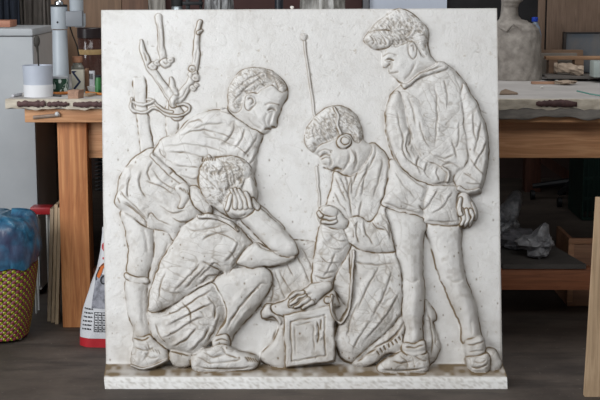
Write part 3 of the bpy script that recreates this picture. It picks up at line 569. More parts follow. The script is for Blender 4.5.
# ledge top as a slope from the slab out to the rim
ramp = np.interp(GY, [362, 364, 374.5, 376], [0, 1.5, LEDGE - 1, LEDGE]) + .8 * vnoise(GX, GY, 14, 6, 0, 2) * ((GY > 364) & (GY < 374.5))
feet = (OW > 0) & (Hm > ramp + .3)
PT = np.where((GY > 363.5) & ~feet, np.maximum(PT, (.34 + .62 * (vnoise(GX, GY, 22, 6, 0, 4) + .5) + .5 * vnoise(GX, GY, 5, 3, 0, 5)) * np.clip((GY - 362) / 3, 0, 1) * np.clip((377 - GY) / 3, 0, 1)), PT)
led = (GY > 363.3) & ~feet
Hm = np.where(GY > 362, np.maximum(Hm, ramp), Hm)
OW[led] = own('ledge')
OW[(GY > 375.2)] = own('ledge')
Hm = blur(Hm, .7)
PT = PT * 1.15 + body * (.07 + .10 * np.clip((GY - 120) / 200, 0, 1)) * (.6 + .8 * (vnoise(GX, GY, 12, 12, 0, 51) + .5))  # handling patina on the figures; its growth downwards paints in fading light
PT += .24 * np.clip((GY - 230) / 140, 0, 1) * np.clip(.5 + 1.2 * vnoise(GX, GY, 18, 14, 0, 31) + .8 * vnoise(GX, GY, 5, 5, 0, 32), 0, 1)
# hold the slab's rim flat
PT += .25 * np.exp(-((GY - topo) / 1.0) ** 2) + .35 * np.exp(-(np.minimum(GX - edge_L(GY), edge_R(GY) - GX) / 1.0) ** 2)

def wpos(px, py, h):
    a = (px - 300.0) / F; b = (200.0 - py) / F
    dy = cp + b * sp; dz = -sp + b * cp
    # ray o + t d, plane (x-P0).N = 0
    num = P0[1] * NRM[1] + (P0[2] - CAMZ) * NRM[2]; t = num / (dy * NRM[1] + dz * NRM[2])
    return np.stack([a * t, dy * t + h * K * HDIR[1], CAMZ + dz * t + h * K * HDIR[2]], -1)
t = NT('patinated and shaded plaster')
v = t.coord(); at = t.node('ShaderNodeAttribute', attribute_name='patina_and_shade')
n1 = t.noise(v, 3.2, 5, .6); n2 = t.noise(v, 45, 5, .65); n3 = t.noise(v, 160, 3, .6); n4 = t.noise(v, 13, 5, .7)
c = t.ramp(n1, [(.3, rgb('e2e0dd')), (.7, rgb('d6d3cf'))])
c = t.mix(t.ramp(n4, [(.52, (0, 0, 0, 1)), (.75, (.22, .22, .22, 1))]), c, rgb('b7aea2'))
c = t.mix(t.ramp(n2, [(.62, (0, 0, 0, 1)), (.74, (.55, .55, .55, 1))]), c, rgb('a89a85'))
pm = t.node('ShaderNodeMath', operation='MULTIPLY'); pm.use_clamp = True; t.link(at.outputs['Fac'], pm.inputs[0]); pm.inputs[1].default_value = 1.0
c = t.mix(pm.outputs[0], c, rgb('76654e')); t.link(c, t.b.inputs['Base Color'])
t.b.inputs['Roughness'].default_value = .72; t.b.inputs['Specular IOR Level'].default_value = .25
ad = t.node('ShaderNodeMath', operation='MULTIPLY_ADD'); t.link(n2, ad.inputs[0]); ad.inputs[1].default_value = 1.0; t.link(n3, ad.inputs[2])
t.bump(ad.outputs[0], .6, .003)
PLASTER = t.m

panel = empty('relief_panel', tuple(P0), 'white plaster relief of four boys around a radio set, leaning before the workbench', 'relief')
POS = wpos(GX, GY, Hm); BK = wpos(GX, GY, np.full_like(Hm, -1.5)); THK = .055
def grid_mesh(name, mask_faces, parent, extra=None, posn=None):
    """faces of the height map belonging to one owner, with a wall down into the slab round the rim"""
    idx = np.arange(NX * NYs).reshape(NYs, NX)
    a = idx[:-1, :-1][mask_faces]; b = idx[:-1, 1:][mask_faces]; c = idx[1:, 1:][mask_faces]; d = idx[1:, :-1][mask_faces]
    fq = np.stack([a, d, c, b], 1)
    uq, inv = np.unique(fq, return_inverse=True); f = inv.reshape(fq.shape)
    co = (POS if posn is None else posn).reshape(-1, 3)[uq]; pt = PT.reshape(-1)[uq]
    e = np.concatenate([f[:, [0, 1]], f[:, [1, 2]], f[:, [2, 3]], f[:, [3, 0]]]); N = len(uq)
    key = e[:, 0].astype(np.int64) * N + e[:, 1]; rev = e[:, 1].astype(np.int64) * N + e[:, 0]
    be = e[~np.isin(key, rev)]
    bu, binv = np.unique(be, return_inverse=True); bf = binv.reshape(be.shape)
    top = co[bu]; low = BK.reshape(-1, 3)[uq[bu]]
    co = np.concatenate([co, top, low]); pt = np.concatenate([pt, pt[bu], pt[bu] * 0])
    sk = np.stack([bf[:, 0] + N, bf[:, 0] + N + len(bu), bf[:, 1] + N + len(bu), bf[:, 1] + N], 1)[:, ::-1]
    f = np.concatenate([f, sk])
    if extra is not None:
        ec, ef = extra; f = np.concatenate([f, np.array(ef) + len(co)]); co = np.concatenate([co, ec]); pt = np.concatenate([pt, np.clip(rng.uniform(-.5, .42, len(ec)), 0, 1)])
    co = co - np.array(P0)
    me = bpy.data.meshes.new(name); me.vertices.add(len(co)); me.vertices.foreach_set('co', co.astype(np.float32).ravel())
    me.loops.add(f.size); me.loops.foreach_set('vertex_index', f.astype(np.int32).ravel())
    me.polygons.add(len(f)); me.polygons.foreach_set('loop_start', np.arange(0, f.size, 4, dtype=np.int32))
    me.polygons.foreach_set('loop_total', np.full(len(f), 4, np.int32))
    me.update(calc_edges=True); me.validate()
    sm = np.ones(len(f), bool); sm[len(fq):] = False
    me.polygons.foreach_set('use_smooth', sm)
    A = me.attributes.new('patina_and_shade', 'FLOAT', 'POINT'); A.data.foreach_set('value', pt.astype(np.float32))
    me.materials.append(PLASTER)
    o = bpy.data.objects.new(name, me); COL.objects.link(o); o.parent = parent
    return o
FO = OW[:-1, :-1]
# box behind the modelled skin
cor = [(101, 10), (497, 8.2), (502.5, 362), (106, 362)]
fr = np.array([wpos(x, y, -1.5) for x, y in cor]); off = -np.array(NRM) * THK; bk = fr + off
q = [[0, 3, 2, 1], [4, 5, 6, 7], [0, 1, 5, 4], [1, 2, 6, 5], [2, 3, 7, 6], [3, 0, 4, 7]]
slab = grid_mesh('slab', FO == 0, panel, (np.concatenate([fr, bk]), q))
# ledge: modelled top plus a solid block under it
FRT = 376.0
la = [wpos(x, FRT, LEDGE) for x in (107.7, 503)]; lb = []
for x in (105, 507.5):
    d = ray(x, 389); tt = CAMZ / -d[2]; lb.append(np.array([d[0] * tt, d[1] * tt, 0.0]))
ty = float(wpos(300, 362, 0)[1]) + THK; tz = float(wpos(300, 362, 0)[2])
n = 160; ec = []; ef = []
for i in range(n + 1):
    a = i / n; p = la[0] * (1 - a) + la[1] * a; g = lb[0] * (1 - a) + lb[1] * a
    for j in range(7):
        s_ = j / 6.; w_ = p * (1 - s_) + g * s_
        bulge = .0025 * math.sin(math.pi * s_) + (random.uniform(-.0003, .0003) if 0 < j < 6 else 0) + (.002 if j in (1, 2) else 0)
        if j in (0,): bulge = 0
        ec.append([w_[0], w_[1] - bulge, max(w_[2], 0)])
for i in range(n):
    for j in range(6):
        k = i * 7 + j; ef.append([k, k + 1, k + 8, k + 7])
m0 = len(ec)
ec += [[lb[0][0], ty, 0], [lb[1][0], ty, 0], [la[1][0], ty, tz], [la[0][0], ty, tz]]
ef += [[6, m0, m0 + 1, n * 7 + 6], [m0, m0 + 3, m0 + 2, m0 + 1], [0, m0 + 3, m0, 6], [n * 7, n * 7 + 6, m0 + 1, m0 + 2]]
ledge = grid_mesh('ledge', FO == own('ledge'), panel, (np.array(ec), ef))
LAB = {'bending boy': 'relief figure of a boy bending forward, hand by the other boy', 'crouching boy': 'relief figure of a crouching boy holding his face', 'kneeling boy': 'relief figure of a kneeling boy with earphones', 'standing boy': 'relief figure of a standing boy, hands behind his back'}
NMS = {'bending boy': 'boy_figure', 'crouching boy': 'boy_figure', 'kneeling boy': 'boy_figure', 'standing boy': 'boy_figure'}
PARTS = {}
for i, nme in enumerate(OWN):
    if nme in ('slab', 'ledge') or '>' in nme: continue
    if not (FO == i).any(): continue
    mk = FO == i; pz = None
    subs = [j for j, m_ in enumerate(OWN) if m_.startswith(nme + '>') and m_ not in ('kneeling boy>boot#2',)]
    if nme in NMS and subs:               # the body runs on, unbroken, under the clothes
        cv = np.isin(FO, subs); mk = mk | cv; kp_ = np.ones(OW.shape)
        fr_ = ~(np.isin(FO, subs)); vf = np.zeros(OW.shape, bool)
        vf[:-1, :-1] |= fr_; vf[1:, :-1] |= fr_; vf[:-1, 1:] |= fr_; vf[1:, 1:] |= fr_
        pz = wpos(GX, GY, np.where(vf, Hm, Hm - 1.3))
    o = grid_mesh(NMS.get(nme, nme.split('#')[0].replace(' ', '_')), mk, panel, posn=pz)
    if nme in LAB: o['label'] = LAB[nme]
    PARTS[nme] = o
for i, nme in enumerate(OWN):
    if '>' in nme and (FO == i).any():
        a, b = nme.split('>'); grid_mesh(b.split('#')[0].replace(' ', '_'), FO == i, PARTS[a])
# small white knob standing on the top edge
kp = Vector(wpos(292, 9.3, 0)) - Vector(NRM) * .02
MB().lathe([(.004, -.004), (.004, .006), (.0065, .008), (.0065, .013), (.003, .015)], kp, 12).build('hanging_knob', mat('knob white', 'd8d4cc', bump=0), panel)
# ================================================================ ROOM
def stained_floor():
    t = NT('worn concrete floor'); v = t.coord(); n = t.noise(v, 2.2, 6, .65); n2 = t.noise(t.coord((.35, 1.6, 1)), 7, 6, .7); n3 = t.noise(v, 60, 3, .6)
    c = t.ramp(n, [(.35, rgb('352d28')), (.65, rgb('574d45'))])
    c = t.mix(t.ramp(n2, [(.50, (0, 0, 0, 1)), (.64, (.7, .7, .7, 1))]), c, rgb('2a2420'))
    c = t.mix(t.ramp(n3, [(.66, (0, 0, 0, 1)), (.74, (.4, .4, .4, 1))]), c, rgb('8d857c'))
    t.link(c, t.b.inputs['Base Color']); t.b.inputs['Roughness'].default_value = .7; t.bump(n2, .2, .004); return t.m
XL, XR, YB, YN, HT = -3.2, 4.2, 9.3, -3.5, 3.3
MB().box((XL - .1, YN, -.08), (XR + .1, YB + .1, 0)).build('floor', stained_floor(), smooth=False)['kind'] = 'structure'
wallm = mat('limewashed wall', '8b8680', '9a958e', scale=2, rough=.9, bump=.2)
dkwall = mat('dark store wall', '3a2c28', '463631', scale=2, rough=.9)
tag(MB().box((XL, YB, 0), (XR, YB + .1, HT)).build('wall_back', dkwall, smooth=False), kind='structure')
tag(MB().box((XR, YN, 0), (XR + .1, YB + .1, HT)).build('wall_right', wallm, smooth=False), kind='structure')
# left wall with a tall window opening
wl = MB(); wy0, wy1, wz0, wz1 = .2, 3.6, .9, 3.0
wl.box((XL - .1, YN, 0), (XL, wy0, HT)); wl.box((XL - .1, wy1, 0), (XL, YB + .1, HT)); wl.box((XL - .1, wy0, 0), (XL, wy1, wz0)); wl.box((XL - .1, wy0, wz1), (XL, wy1, HT))
tag(wl.build('wall_left', wallm, smooth=False), kind='structure')
tag(MB().box((XL - .1, YN, HT), (XR + .1, YB + .1, HT + .1)).build('ceiling', mat('ceiling', '8f8b85', rough=.9), smooth=False), kind='structure')
# tan cardboard-coloured boarding and wood panelling on the back
tan = wood('tan hardboard', '6e5540', '7b604a', 'z', knots=False)
panelm = wood('brown panelling', '6a5545', '786252', 'z', knots=False, scale=2)

# ================================================================ WORKBENCH
TZ = 0.913; TY0 = 5.12; TY1 = 6.52
benchw = wood('bench pine', 'ab6a3c', 'cc8e5a', 'z'); benchx = wood('bench pine rail', 'b07c54', 'cb9a70', 'x')
def paint_edge():
    return mat('worn cream edge', 'a89d8d', 'cfc5b4', scale=40, stretch=(.4, 1, 1), rough=.75, bump=.3)
def paint_edge_old():
    t = NT('chipped bench edge'); v = t.coord((1, 1, 1)); n = t.noise(v, 9, 6, .6, .6); n2 = t.noise(t.coord(), 45, 4, .6)
    c = t.ramp(n2, [(.35, rgb('b9ac98')), (.6, rgb('d3c8b6'))])
    c = t.mix(t.ramp(n, [(.475, (0, 0, 0, 1)), (.5, (1, 1, 1, 1))]), c, t.ramp(n2, [(.35, rgb('4a3430')), (.65, rgb('664844'))]))
    t.link(c, t.b.inputs['Base Color']); t.b.inputs['Roughness'].default_value = .7; t.bump(n, .4, .004); return t.m
topm = mat('dusty bench top', 'aaa5a1', 'bcb7b3', scale=5, rough=.75, bump=.15)
bench = empty('workbench', (.2, 5.8, 0), 'long pine workbench with chipped painted edge behind the relief', 'workbench')
xl = X_(5, TY0, 97); xr = 2.1
MB().box((xl, TY0 + .012, TZ - .038), (xr, TY1, TZ), .004).build('tabletop', topm, bench)
g = []
for i in range(140):
    x = xl + (xr - xl) * i / 139.; w = .0035 * math.sin(i * .9) + .003 * math.sin(i * 2.3); 
    g.append([(x, TY0 + .013, TZ + .001), (x, TY0 + .002 + w * .3, TZ - .001), (x, TY0 + w * .3 - .001, TZ - .018), (x, TY0 + .002, TZ - .037 + w), (x, TY0 + .013, TZ - .038 + w)])
MB().loft(g).build('edge_strip', paint_edge(), bench)
r_ = random.Random(12)
for pa, pb, lo_, hi_ in ((17, 46, .15, .92), (47, 69, .2, .8), (73, 103, .1, .85), (120, 180, .1, .8), (230, 330, .2, .9), (380, 470, .2, .9), (536, 577, .15, .95)):
    n_ = 15; up = []; dn = []
    for i in range(n_ + 1):
        a = i / n_; e = math.sin(math.pi * min(1, max(0, a * .96 + .02))) ** .14; x = X_(pa + (pb - pa) * a, TY0, 97)
        up.append((x, TY0 - .0035, TZ - .036 * (1 - (.5 + (hi_ - .5) * e + r_.uniform(-.16, .08)))))
        dn.append((x, TY0 - .0035, TZ - .036 * (1 - (.5 - (.5 - lo_) * e + r_.uniform(-.06, .16)))))
    MB().sheet([up, dn]).build('paint_patch', mat('maroon paint', '4a3433', '5f4543', scale=40, rough=.7, bump=.2), bench, thick=.002)
def wp(px, py, Y): return P(px, py, Y)
LX0 = X_(56.5, 5.2, 112); LX1 = X_(86, 5.2, 112)
MB().box((X_(24, 5.14, 115), 5.15, Z_(122.5, 5.15)), (xr, 5.24, TZ - .036), .004).build('top_rail', benchx, bench)
zt = Z_(122.5, 5.15)
MB().box((LX0, 5.2, 0), (LX1, 5.31, zt), .004).build('leg', benchw, bench)
MB().box((LX0, 6.35, 0), (LX1, 6.46, zt), .004).build('leg', benchw, bench)
MB().box((1.85, 5.2, 0), (1.97, 5.31, zt), .004).build('leg', benchw, bench)
MB().box((1.85, 6.35, 0), (1.97, 6.46, zt), .004).build('leg', benchw, bench)
MB().box((LX1 + .001, 5.235, Z_(158, 5.235)), (1.85, 5.285, zt), .003).build('apron', benchx, bench)
MB().box((LX0 + .03, 5.31, Z_(158, 5.3)), (LX0 + .08, 6.35, zt), .003).build('apron', wood('bench pine side', 'a0653b', 'c28a5c', 'y'), bench)
MB().box((LX1 + .001, 5.25, Z_(290, 5.25)), (1.85, 5.31, Z_(268.5, 5.25)), .003).build('stretcher', wood('old stretcher', '7d4a2e', '955c3c', 'x'), bench)
MB().box((X_(462, 6.35, 200), 6.395, 0), (X_(486, 6.35, 200), 6.49, zt), .004).build('leg', benchw, bench)
MB().box((LX1 + .001, 6.33, .17), (X_(487, 6.35, 200), 6.39, Z_(268.5, 5.25)), .003).build('stretcher', wood('old stretcher', '7d4a2e', '955c3c', 'x'), bench)
MB().tube([(X_(33, 5.14, 117), 5.145, Z_(117.5, 5.14)), (X_(60, 5.14, 116), 5.145, Z_(115, 5.14))], .007, 8).build('latch', mat('rusty latch', '8a7466', 'a08e80', scale=30, metal=.3), bench)
MB().sphere((X_(57, 5.14, 114), 5.143, Z_(114, 5.14)), .009).build('screw', mat('white metal', 'c8c8c8', bump=0, rough=.4), bench)
MB().tube([(X_(28.5, 5.13, 107), 5.15, Z_(107, 5.13)), (X_(28.5, 5.13, 110), 5.15, Z_(110, 5.13))], .012, 10).build('foot_pad', mat('grey felt', '8d8882'), bench)
# grey dust cloth hanging under the edge on the right
g = []
x0c, x1c = X_(496, 5.13, 110), 1.6
for j in range(6):
    r = []
    for i in range(80):
        x = x0c + (x1c - x0c) * i / 79.; a = j / 5.
        low = .036 + .006 * math.sin(i * .23) + .003 * math.sin(i * .61 + 1)
        r.append((x, 5.128 - .006 * a + .006 * math.sin(i * .5 + 2 * a) * a, TZ - .036 - low * a))
    g.append(r)
cl = MB().sheet(g).build('dust_cloth', mat('grey canvas', '6f6a64', '827c75', scale=20, stretch=(1, 1, 4), rough=.95, bump=.3), thick=.003)
tag(cl, 'grey canvas strip hanging below the bench edge on the right', 'cloth')

# ================================================================ LEFT SIDE
cab = empty('metal_cabinet', (-1.35, 5.9, 0), 'pale grey metal cabinet standing left of the workbench', 'cabinet')
cabm = mat('grey enamel', 'a8abae', 'b4b7b9', scale=3, rough=.55, bump=.05); cabs = cabm
cx1 = X_(33, 5.72, 29); ct = Z_(28.5, 5.72)
MB().box((cx1 - .62, 5.735, 0.03), (cx1 - .0005, 6.16, ct - .03), .004).build('body', mat('grey cabinet side', 'a09b97', 'aca7a3', scale=3, rough=.7, bump=.05), cab)
MB().box((cx1 - .62, 5.70, .05), (cx1, 5.7345, ct - .033), .006).build('door', cabm, cab)
MB().box((cx1 - .625, 5.695, ct - .0295), (cx1 + .002, 6.17, ct), .004).build('top_panel', cabm, cab)
MB().box((cx1 - .60, 5.75, 0), (cx1 - .02, 6.14, .029)).build('plinth', mat('dark plinth', '2c2a29'), cab)
MB().box((cx1 - .55, 5.685, .62), (cx1 - .535, 5.70, .76), .004).build('handle', mat('steel', '8f9296', metal=.8, rough=.4, bump=0), cab)
bx = MB().box((X_(-14, 5.9, 20), 5.84, ct + .001), (X_(13, 5.9, 20), 5.98, ct + .03), .003)
tag(bx.build('wooden_block', wood('terracotta wood', '9a6650', 'b07c64', 'x', knots=False)), 'reddish wooden block lying on top of the grey cabinet', 'block')
def drape(name, xa, xb, Y, z0, z1, m, label, cat, folds, amp, seed):
    g = []; r_ = random.Random(seed); ph = [r_.uniform(0, 6) for _ in range(4)]
    for j in range(14):
        a = j / 13.; r = []
        for i in range(70):
            b = i / 69.; x = xa + (xb - xa) * b
            yy = Y + amp * (.4 + .6 * (1 - a)) * (math.sin(b * folds * 6.28 + ph[0] + a) + .4 * math.sin(b * folds * 13 + ph[1] - a))
            r.append((x + .012 * math.sin(a * 4 + b * 9), yy, z0 + (z1 - z0) * a))
        g.append(r)
    return tag(MB().sheet(g).build(name, m, thick=.004), label, cat)
drape('curtain', X_(-22, 6.5), X_(24, 6.5), 6.5, 0.003, 1.75, mat('navy cloth', '1d222b', '262c37', scale=14, rough=.95), 'dark navy curtain hanging behind the grey cabinet', 'curtain', 5, .022, 3)
drape('curtain', X_(23, 6.72), X_(60, 6.72), 6.72, 0.003, 1.8, mat('taupe cloth', '77706a', '89817a', scale=10, rough=.95), 'taupe curtain hanging in folds behind the grey cabinet', 'curtain', 5, .025, 5)
tag(MB().box((X_(-40, 6.95), 6.9, 0), (X_(30, 6.95), 6.93, 1.9)).build('partition_board', mat('dark partition', '2b2725', '35302d')), 'dark board standing behind the navy curtain', 'board')
tag(MB().box((X_(54, 6.5), 6.495, TZ + .0005), (X_(123.5, 6.5), 6.51, 1.75), .002).build('hardboard_sheet', tan, smooth=False), 'tan hardboard sheet standing behind the grey lamp column', 'board')
tag(MB().box((X_(124, 6.5), 6.495, TZ + .0005), (X_(150, 6.5), 6.51, 1.75), .002).build('brown_board', wood('brown board', '5f4434', '70523f', 'z', knots=False), smooth=False), 'brown wooden panel beside the tan hardboard sheet', 'board')

# tub with spoon
def on(py, Y): return TZ
tx, tyy = X_(38, 5.24, 80), 5.24; R_ = .0585
tub = empty('mixing_tub', (tx, tyy, TZ), 'translucent plastic mixing tub of white plaster on the bench edge', 'tub')
MB().lathe([(R_ * .93, .0005), (R_ * .95, .05), (R_, .122), (R_ - .003, .122), (R_ * .92 - .003, .05), (R_ * .9, .006)], (tx, tyy, TZ), 40).build('tub_wall', mat('milky plastic', 'adb3be', 'b6bbc6', rough=.4, bump=0), tub)
MB().lathe([(R_ * .955, .0008), (R_ * .975, .046), (R_ * .96, .048), (.001, .048)], (tx, tyy, TZ), 40).build('plaster_fill', mat('wet plaster', 'd2d2d4', bump=.05, rough=.6), tub)
sp_ = empty('spoon', (tx, tyy, TZ + .05), 'dark tarnished spoon standing upright in the plastic tub', 'spoon')
zs = TZ + .05; zb = Z_(41.5, tyy)
MB().tube([(tx + .004, tyy + .01, zs), (tx + .001, tyy + .01, zb - .05), (tx - .002, tyy + .01, zb - .02)], [.003, .0035, .006], 8).build('handle', mat('tarnished metal', '2e2b27', '3d3933', scale=30, metal=.3, rough=.6), sp_)
MB().sphere((tx - .002, tyy + .01, zb), .0125, (1, .35, 1.9), rot=Matrix.Rotation(.08, 4, 'Y')).build('bowl', mat('tarnished metal', '4a4640'), sp_)
# pen and brushes
def stick(name, a, b, r, m, label, cat, tip=None):
    e = MB().tube([a, Vector(a) * .98 + Vector(b) * .02, b], [r * .7, r, r], 8)
    return tag(e.build(name, m), label, cat)
stick('marker_pen', (X_(12.5, 5.2, 94), 5.2, TZ + .0065), (X_(21, 5.27, 94), 5.27, TZ + .0065), .006, mat('pen white', 'b9b9bd', bump=0, rough=.4), 'pale marker pen lying at the left end of the bench', 'pen')
stick('chisel', (X_(70, 5.33, 90), 5.34, TZ + .0065), (X_(53, 5.33, 90), 5.3, TZ + .0065), .006, mat('orange handle', 'b0662c', 'c07a3c', scale=20), 'orange handled tool lying behind the mixing tub', 'tool')
stick('brush', (X_(104, 5.3, 90), 5.27, TZ + .0065), (X_(86, 5.36, 90), 5.36, TZ + .0065), .005, mat('orange handle', 'b0662c'), 'orange brush handle lying beside the edge of the relief', 'brush')
stick('spatula', (X_(60, 5.2, 94), 5.22, TZ + .005), (X_(54, 5.3, 94), 5.25, TZ + .005), .0045, mat('dark steel tool', '4c4a48', metal=.4), 'dark steel spatula lying between tub and wood offcut', 'spatula')
o = MB().prism([P(68, 98, 5.14), P(78, 98, 5.14), P(78.5, 89.5, 5.14), P(67.5, 89.5, 5.14)], (.014, .045, 0)).build('wood_offcut', wood('pinkish offcut', 'a07c66', 'b69078', 'y', knots=False), smooth=False)
o.location.z = TZ + .0005; tag(o, 'small pinkish wood offcut on the bench edge', 'block')
MB_ = MB().prism([(X_(86, 5.3), 5.25, TZ + .001), (X_(93, 5.3), 5.22, TZ + .001), (X_(97, 5.3), 5.30, TZ + .001), (X_(89, 5.3), 5.33, TZ + .001)], (0, 0, .008))
tag(MB_.build('wood_chip', wood('chip', 'a08a70', 'b79f84', 'x', knots=False)), 'thin wood chip lying on the bench by the relief', 'chip')
# column with arm
cxm = X_(60.5, 5.5, 60)
colm = mat('pale grey paint', 'a4abb1', 'adb4ba', scale=3, rough=.4, bump=0, spec=.6)
st = empty('instrument_stand', (cxm, 5.5, TZ), 'pale grey metal column with a side arm standing on the bench', 'stand')
z1, z2 = Z_(29, 5.5), Z_(7, 5.5)
MB().lathe([(.045, .0005), (.045, .012), (.034, .016), (.033, .02), (.030, z1 - TZ - .004)], (cxm, 5.5, TZ), 36).build('pole', colm, st)
MB().lathe([(.0325, 0), (.0335, .003), (.0335, z2 - z1), (.031, z2 - z1 + .002)], (cxm, 5.5, z1), 36).build('sleeve', colm, st)
MB().lathe([(.034, .002), (.034, .008), (.03, .01)], (cxm, 5.5, z2), 36).build('collar', mat('black rubber', '1f1f20', bump=0), st)
MB().lathe([(.018, .009), (.018, .02), (.012, .026)], (cxm, 5.5, z2), 24).build('cap', mat('bright chrome', 'd8dadc', metal=1, rough=.2, bump=0), st)
MB().sphere((cxm - .002, 5.466, Z_(22, 5.5)), .004).build('screw', mat('black rubber', '1f1f20'), st)
MB().box((cxm + .028, 5.48, Z_(26.5, 5.5)), (X_(83, 5.5, 20), 5.53, Z_(11, 5.5)), .004).build('arm', mat('mid grey paint', '74777c', '7c7f84', bump=0, rough=.45), st)
ax = X_(77, 5.52, 5)
MB().lathe([(.026, 0), (.028, .004), (.028, .09), (.03, .095)], (ax, 5.505, Z_(11, 5.5)), 32).build('head_tube', colm, st)
MB().lathe([(.02, 0), (.024, .01), (.024, .055)], (ax + .008, 5.53, Z_(27.5, 5.5)), 24).build('lower_tube', colm, st)
MB().box((ax - .025, 5.46, Z_(11, 5.5) + .0955), (ax + .06, 5.56, Z_(11, 5.5) + .125), .006).build('head_plate', colm, st)
cb = MB().tube([P(70, 27, 5.55), P(73, 36, 5.58), P(77, 46, 5.6), P(80, 60, 5.62)], .003, 6)
cbo = cb.build('cable', mat('black rubber', '1f1f20'), st)
# jars and tins
def jar(name, px, Y, r, h, mats, label, cat, group=None):
    e = empty(name, (X_(px, Y, 85), Y, TZ), label, cat, group); c = (X_(px, Y, 85), Y, TZ)
    for nm, prof, m in mats: MB().lathe(prof, c, 30).build(nm, m, e)
    return e
def label_mat(name, base, ink, lo=.5):
    t = NT(name); v = t.coord((1, 1, .5)); n = t.noise(v, 60, 2, .5)
    t.link(t.ramp(n, [(lo, rgb(base)), (lo + .03, rgb(ink))], 'LINEAR'), t.b.inputs['Base Color']); t.b.inputs['Roughness'].default_value = .45; return t.m
jar('tin', 60.5, 5.36, .031, .07, [('can', [(.0305, .0005), (.031, .004), (.031, .058), (.029, .062)], label_mat('green label', '16402c', 'c9d3cc', .58)), ('lid', [(.0295, .0622), (.0315, .063), (.0315, .07), (.02, .072)], mat('pale lid', 'b8bcc0', bump=0, rough=.4))], 'green and white labelled tin in front of the grey column', 'tin')
jar('cork_jar', 78, 5.56, .026, .11, [('glass', [(.025, .0005), (.026, .05), (.026, .095), (.018, .105), (.018, .112)], mat('dusty glass', '77756c', '8b897f', scale=30, rough=.25, trans=.25)), ('cork', [(.018, .1125), (.021, .114), (.022, .136), (.019, .138)], mat('cork', '8d6248', 'a0745a', scale=60))], 'small glass jar with a cork stopper behind the striped box', 'jar')
bj = jar('storage_jar', 91, 5.74, .052, .23, [('contents', [(.0485, .001), (.049, .118)], mat('red pigment', '4a1d16', '6f2d20', scale=18, lo=.4, hi=.6)), ('glass', [(.0495, .0005), (.0505, .004), (.0505, .118), (.0505, .20), (.047, .205), (.0465, .002)], mat('jar glass', '6a4a42', '7a5a50', rough=.12, trans=.55, bump=0)), ('label', [(.0512, .137), (.0514, .138), (.0514, .157), (.0512, .158)], mat('kraft label', '9c8156', 'b09468', scale=20)), ('lid', [(.05, .2055), (.0525, .207), (.0525, .245), (.049, .249)], mat('dark lid', '241b1c', '2e2324', rough=.35))], 'large jar of red pigment with dark lid beside the relief', 'jar')
cxb = X_(78, 5.42, 80)
cb_ = empty('carton', (cxb, 5.43, TZ), 'small cream carton with a dark blue chevron mark', 'carton')
wB = X_(84, 5.4, 80) - X_(72, 5.4, 80); hB = .092
MB().box((cxb - wB / 2, 5.41, TZ + .0005), (cxb + wB / 2, 5.44, TZ + hB), .0015).build('box', mat('cream card', 'a8a394', 'b5b0a1', bump=0), cb_)
sx = cxb - wB / 2; pts = [(sx + .001, .088), (sx + .022, .088), (sx + .012, .080), (sx + .038, .045), (sx + .012, .012), (sx + .006, .018), (sx + .028, .045), (sx + .003, .080)]
MB().prism([(a, 5.4095, TZ + b) for a, b in pts], (0, -.001, 0)).build('chevron_mark', mat('navy ink', '1c2540', bump=0), cb_, smooth=False)
tag(MB().box((X_(84.5, 5.45, 80), 5.46, TZ + .0005), (X_(87.5, 5.45, 80), 5.5, TZ + .094), .001).build('wood_strip', wood('slat', '6b4c34', '7d5c42', 'z', knots=False)), 'thin brown slat standing beside the chevron carton', 'slat')
jar('tin', 98.3, 5.33, .012, .07, [('can', [(.0125, .0005), (.0128, .003), (.0128, .066), (.012, .068)], label_mat('bright green label', '2c6a34', '17331f', .55)), ('lid', [(.0122, .0685), (.0128, .069), (.0128, .075), (.01, .077)], mat('dark cap', '1d1d1f', bump=0))], 'narrow bright green tin touching the edge of the relief', 'tin')
pc = empty('paper_box', (X_(90.5, 5.55, 80), 5.56, TZ), 'small white box with a bar code behind the green tin', 'box')
MB().box((X_(87.5, 5.55, 80), 5.55, TZ + .0005), (X_(94, 5.55, 80), 5.58, TZ + .078), .001).build('box', mat('white card', 'bfc0c4', bump=0), pc)
for k in range(5): MB().box((X_(88.4 + k * 1.0, 5.55, 80), 5.5485, TZ + .045), (X_(88.8 + k * 1.0 + .15 * (k % 2), 5.55, 80), 5.5495, TZ + .068)).build('bar_mark', mat('ink black', '202022', bump=0), pc)
tag(MB().lathe([(.012, .0005), (.022, .012), (.026, .026), (.0245, .026), (.02, .012), (.01, .004)], (X_(92.5, 5.4, 80), 5.42, TZ), 28).build('dish', mat('pale ceramic', 'a9aaa8', bump=0, rough=.3)), 'small pale dish on the bench behind the wood chip', 'dish')

# ---- objects seen just over the top of the relief
def tall(name, px0, px1, Y, top, m, label, cat, d=.06, z0=None):
    o = MB().box((X_(px0, Y, 6), Y, TZ + .0005 if z0 is None else z0), (X_(px1, Y, 6), Y + d, top), .003).build(name, m)
    return tag(o, label, cat)
drape('hanging_cloth', X_(147, 6.45, 6), X_(167, 6.45, 6), 6.45, TZ + .01, 1.6, mat('grey linen', '8f8b84', 'a09b94', scale=10, rough=.95), 'grey cloth hanging behind the relief, left of the steel canister', 'cloth', 3, .015, 8)
cn = empty('canister', (X_(177, 5.9, 5), 5.9, TZ), 'steel canister showing just above the relief', 'canister')
MB().lathe([(.0235, .0005), (.0245, .004), (.0245, .33), (.022, .335)], (X_(177, 5.9, 5), 5.9, TZ), 28).build('body', mat('brushed steel', 'a8b0b4', metal=.7, rough=.35, bump=0), cn)
MB().lathe([(.02, .3355), (.025, .337), (.025, .40), (.02, .41)], (X_(177, 5.9, 5), 5.9, TZ), 28).build('lid', mat('black rubber', '1f1f20'), cn)
cl_ = empty('clamp', (X_(192, 5.85, 5), 5.9, TZ), 'black clamp beside the steel canister above the relief', 'clamp')
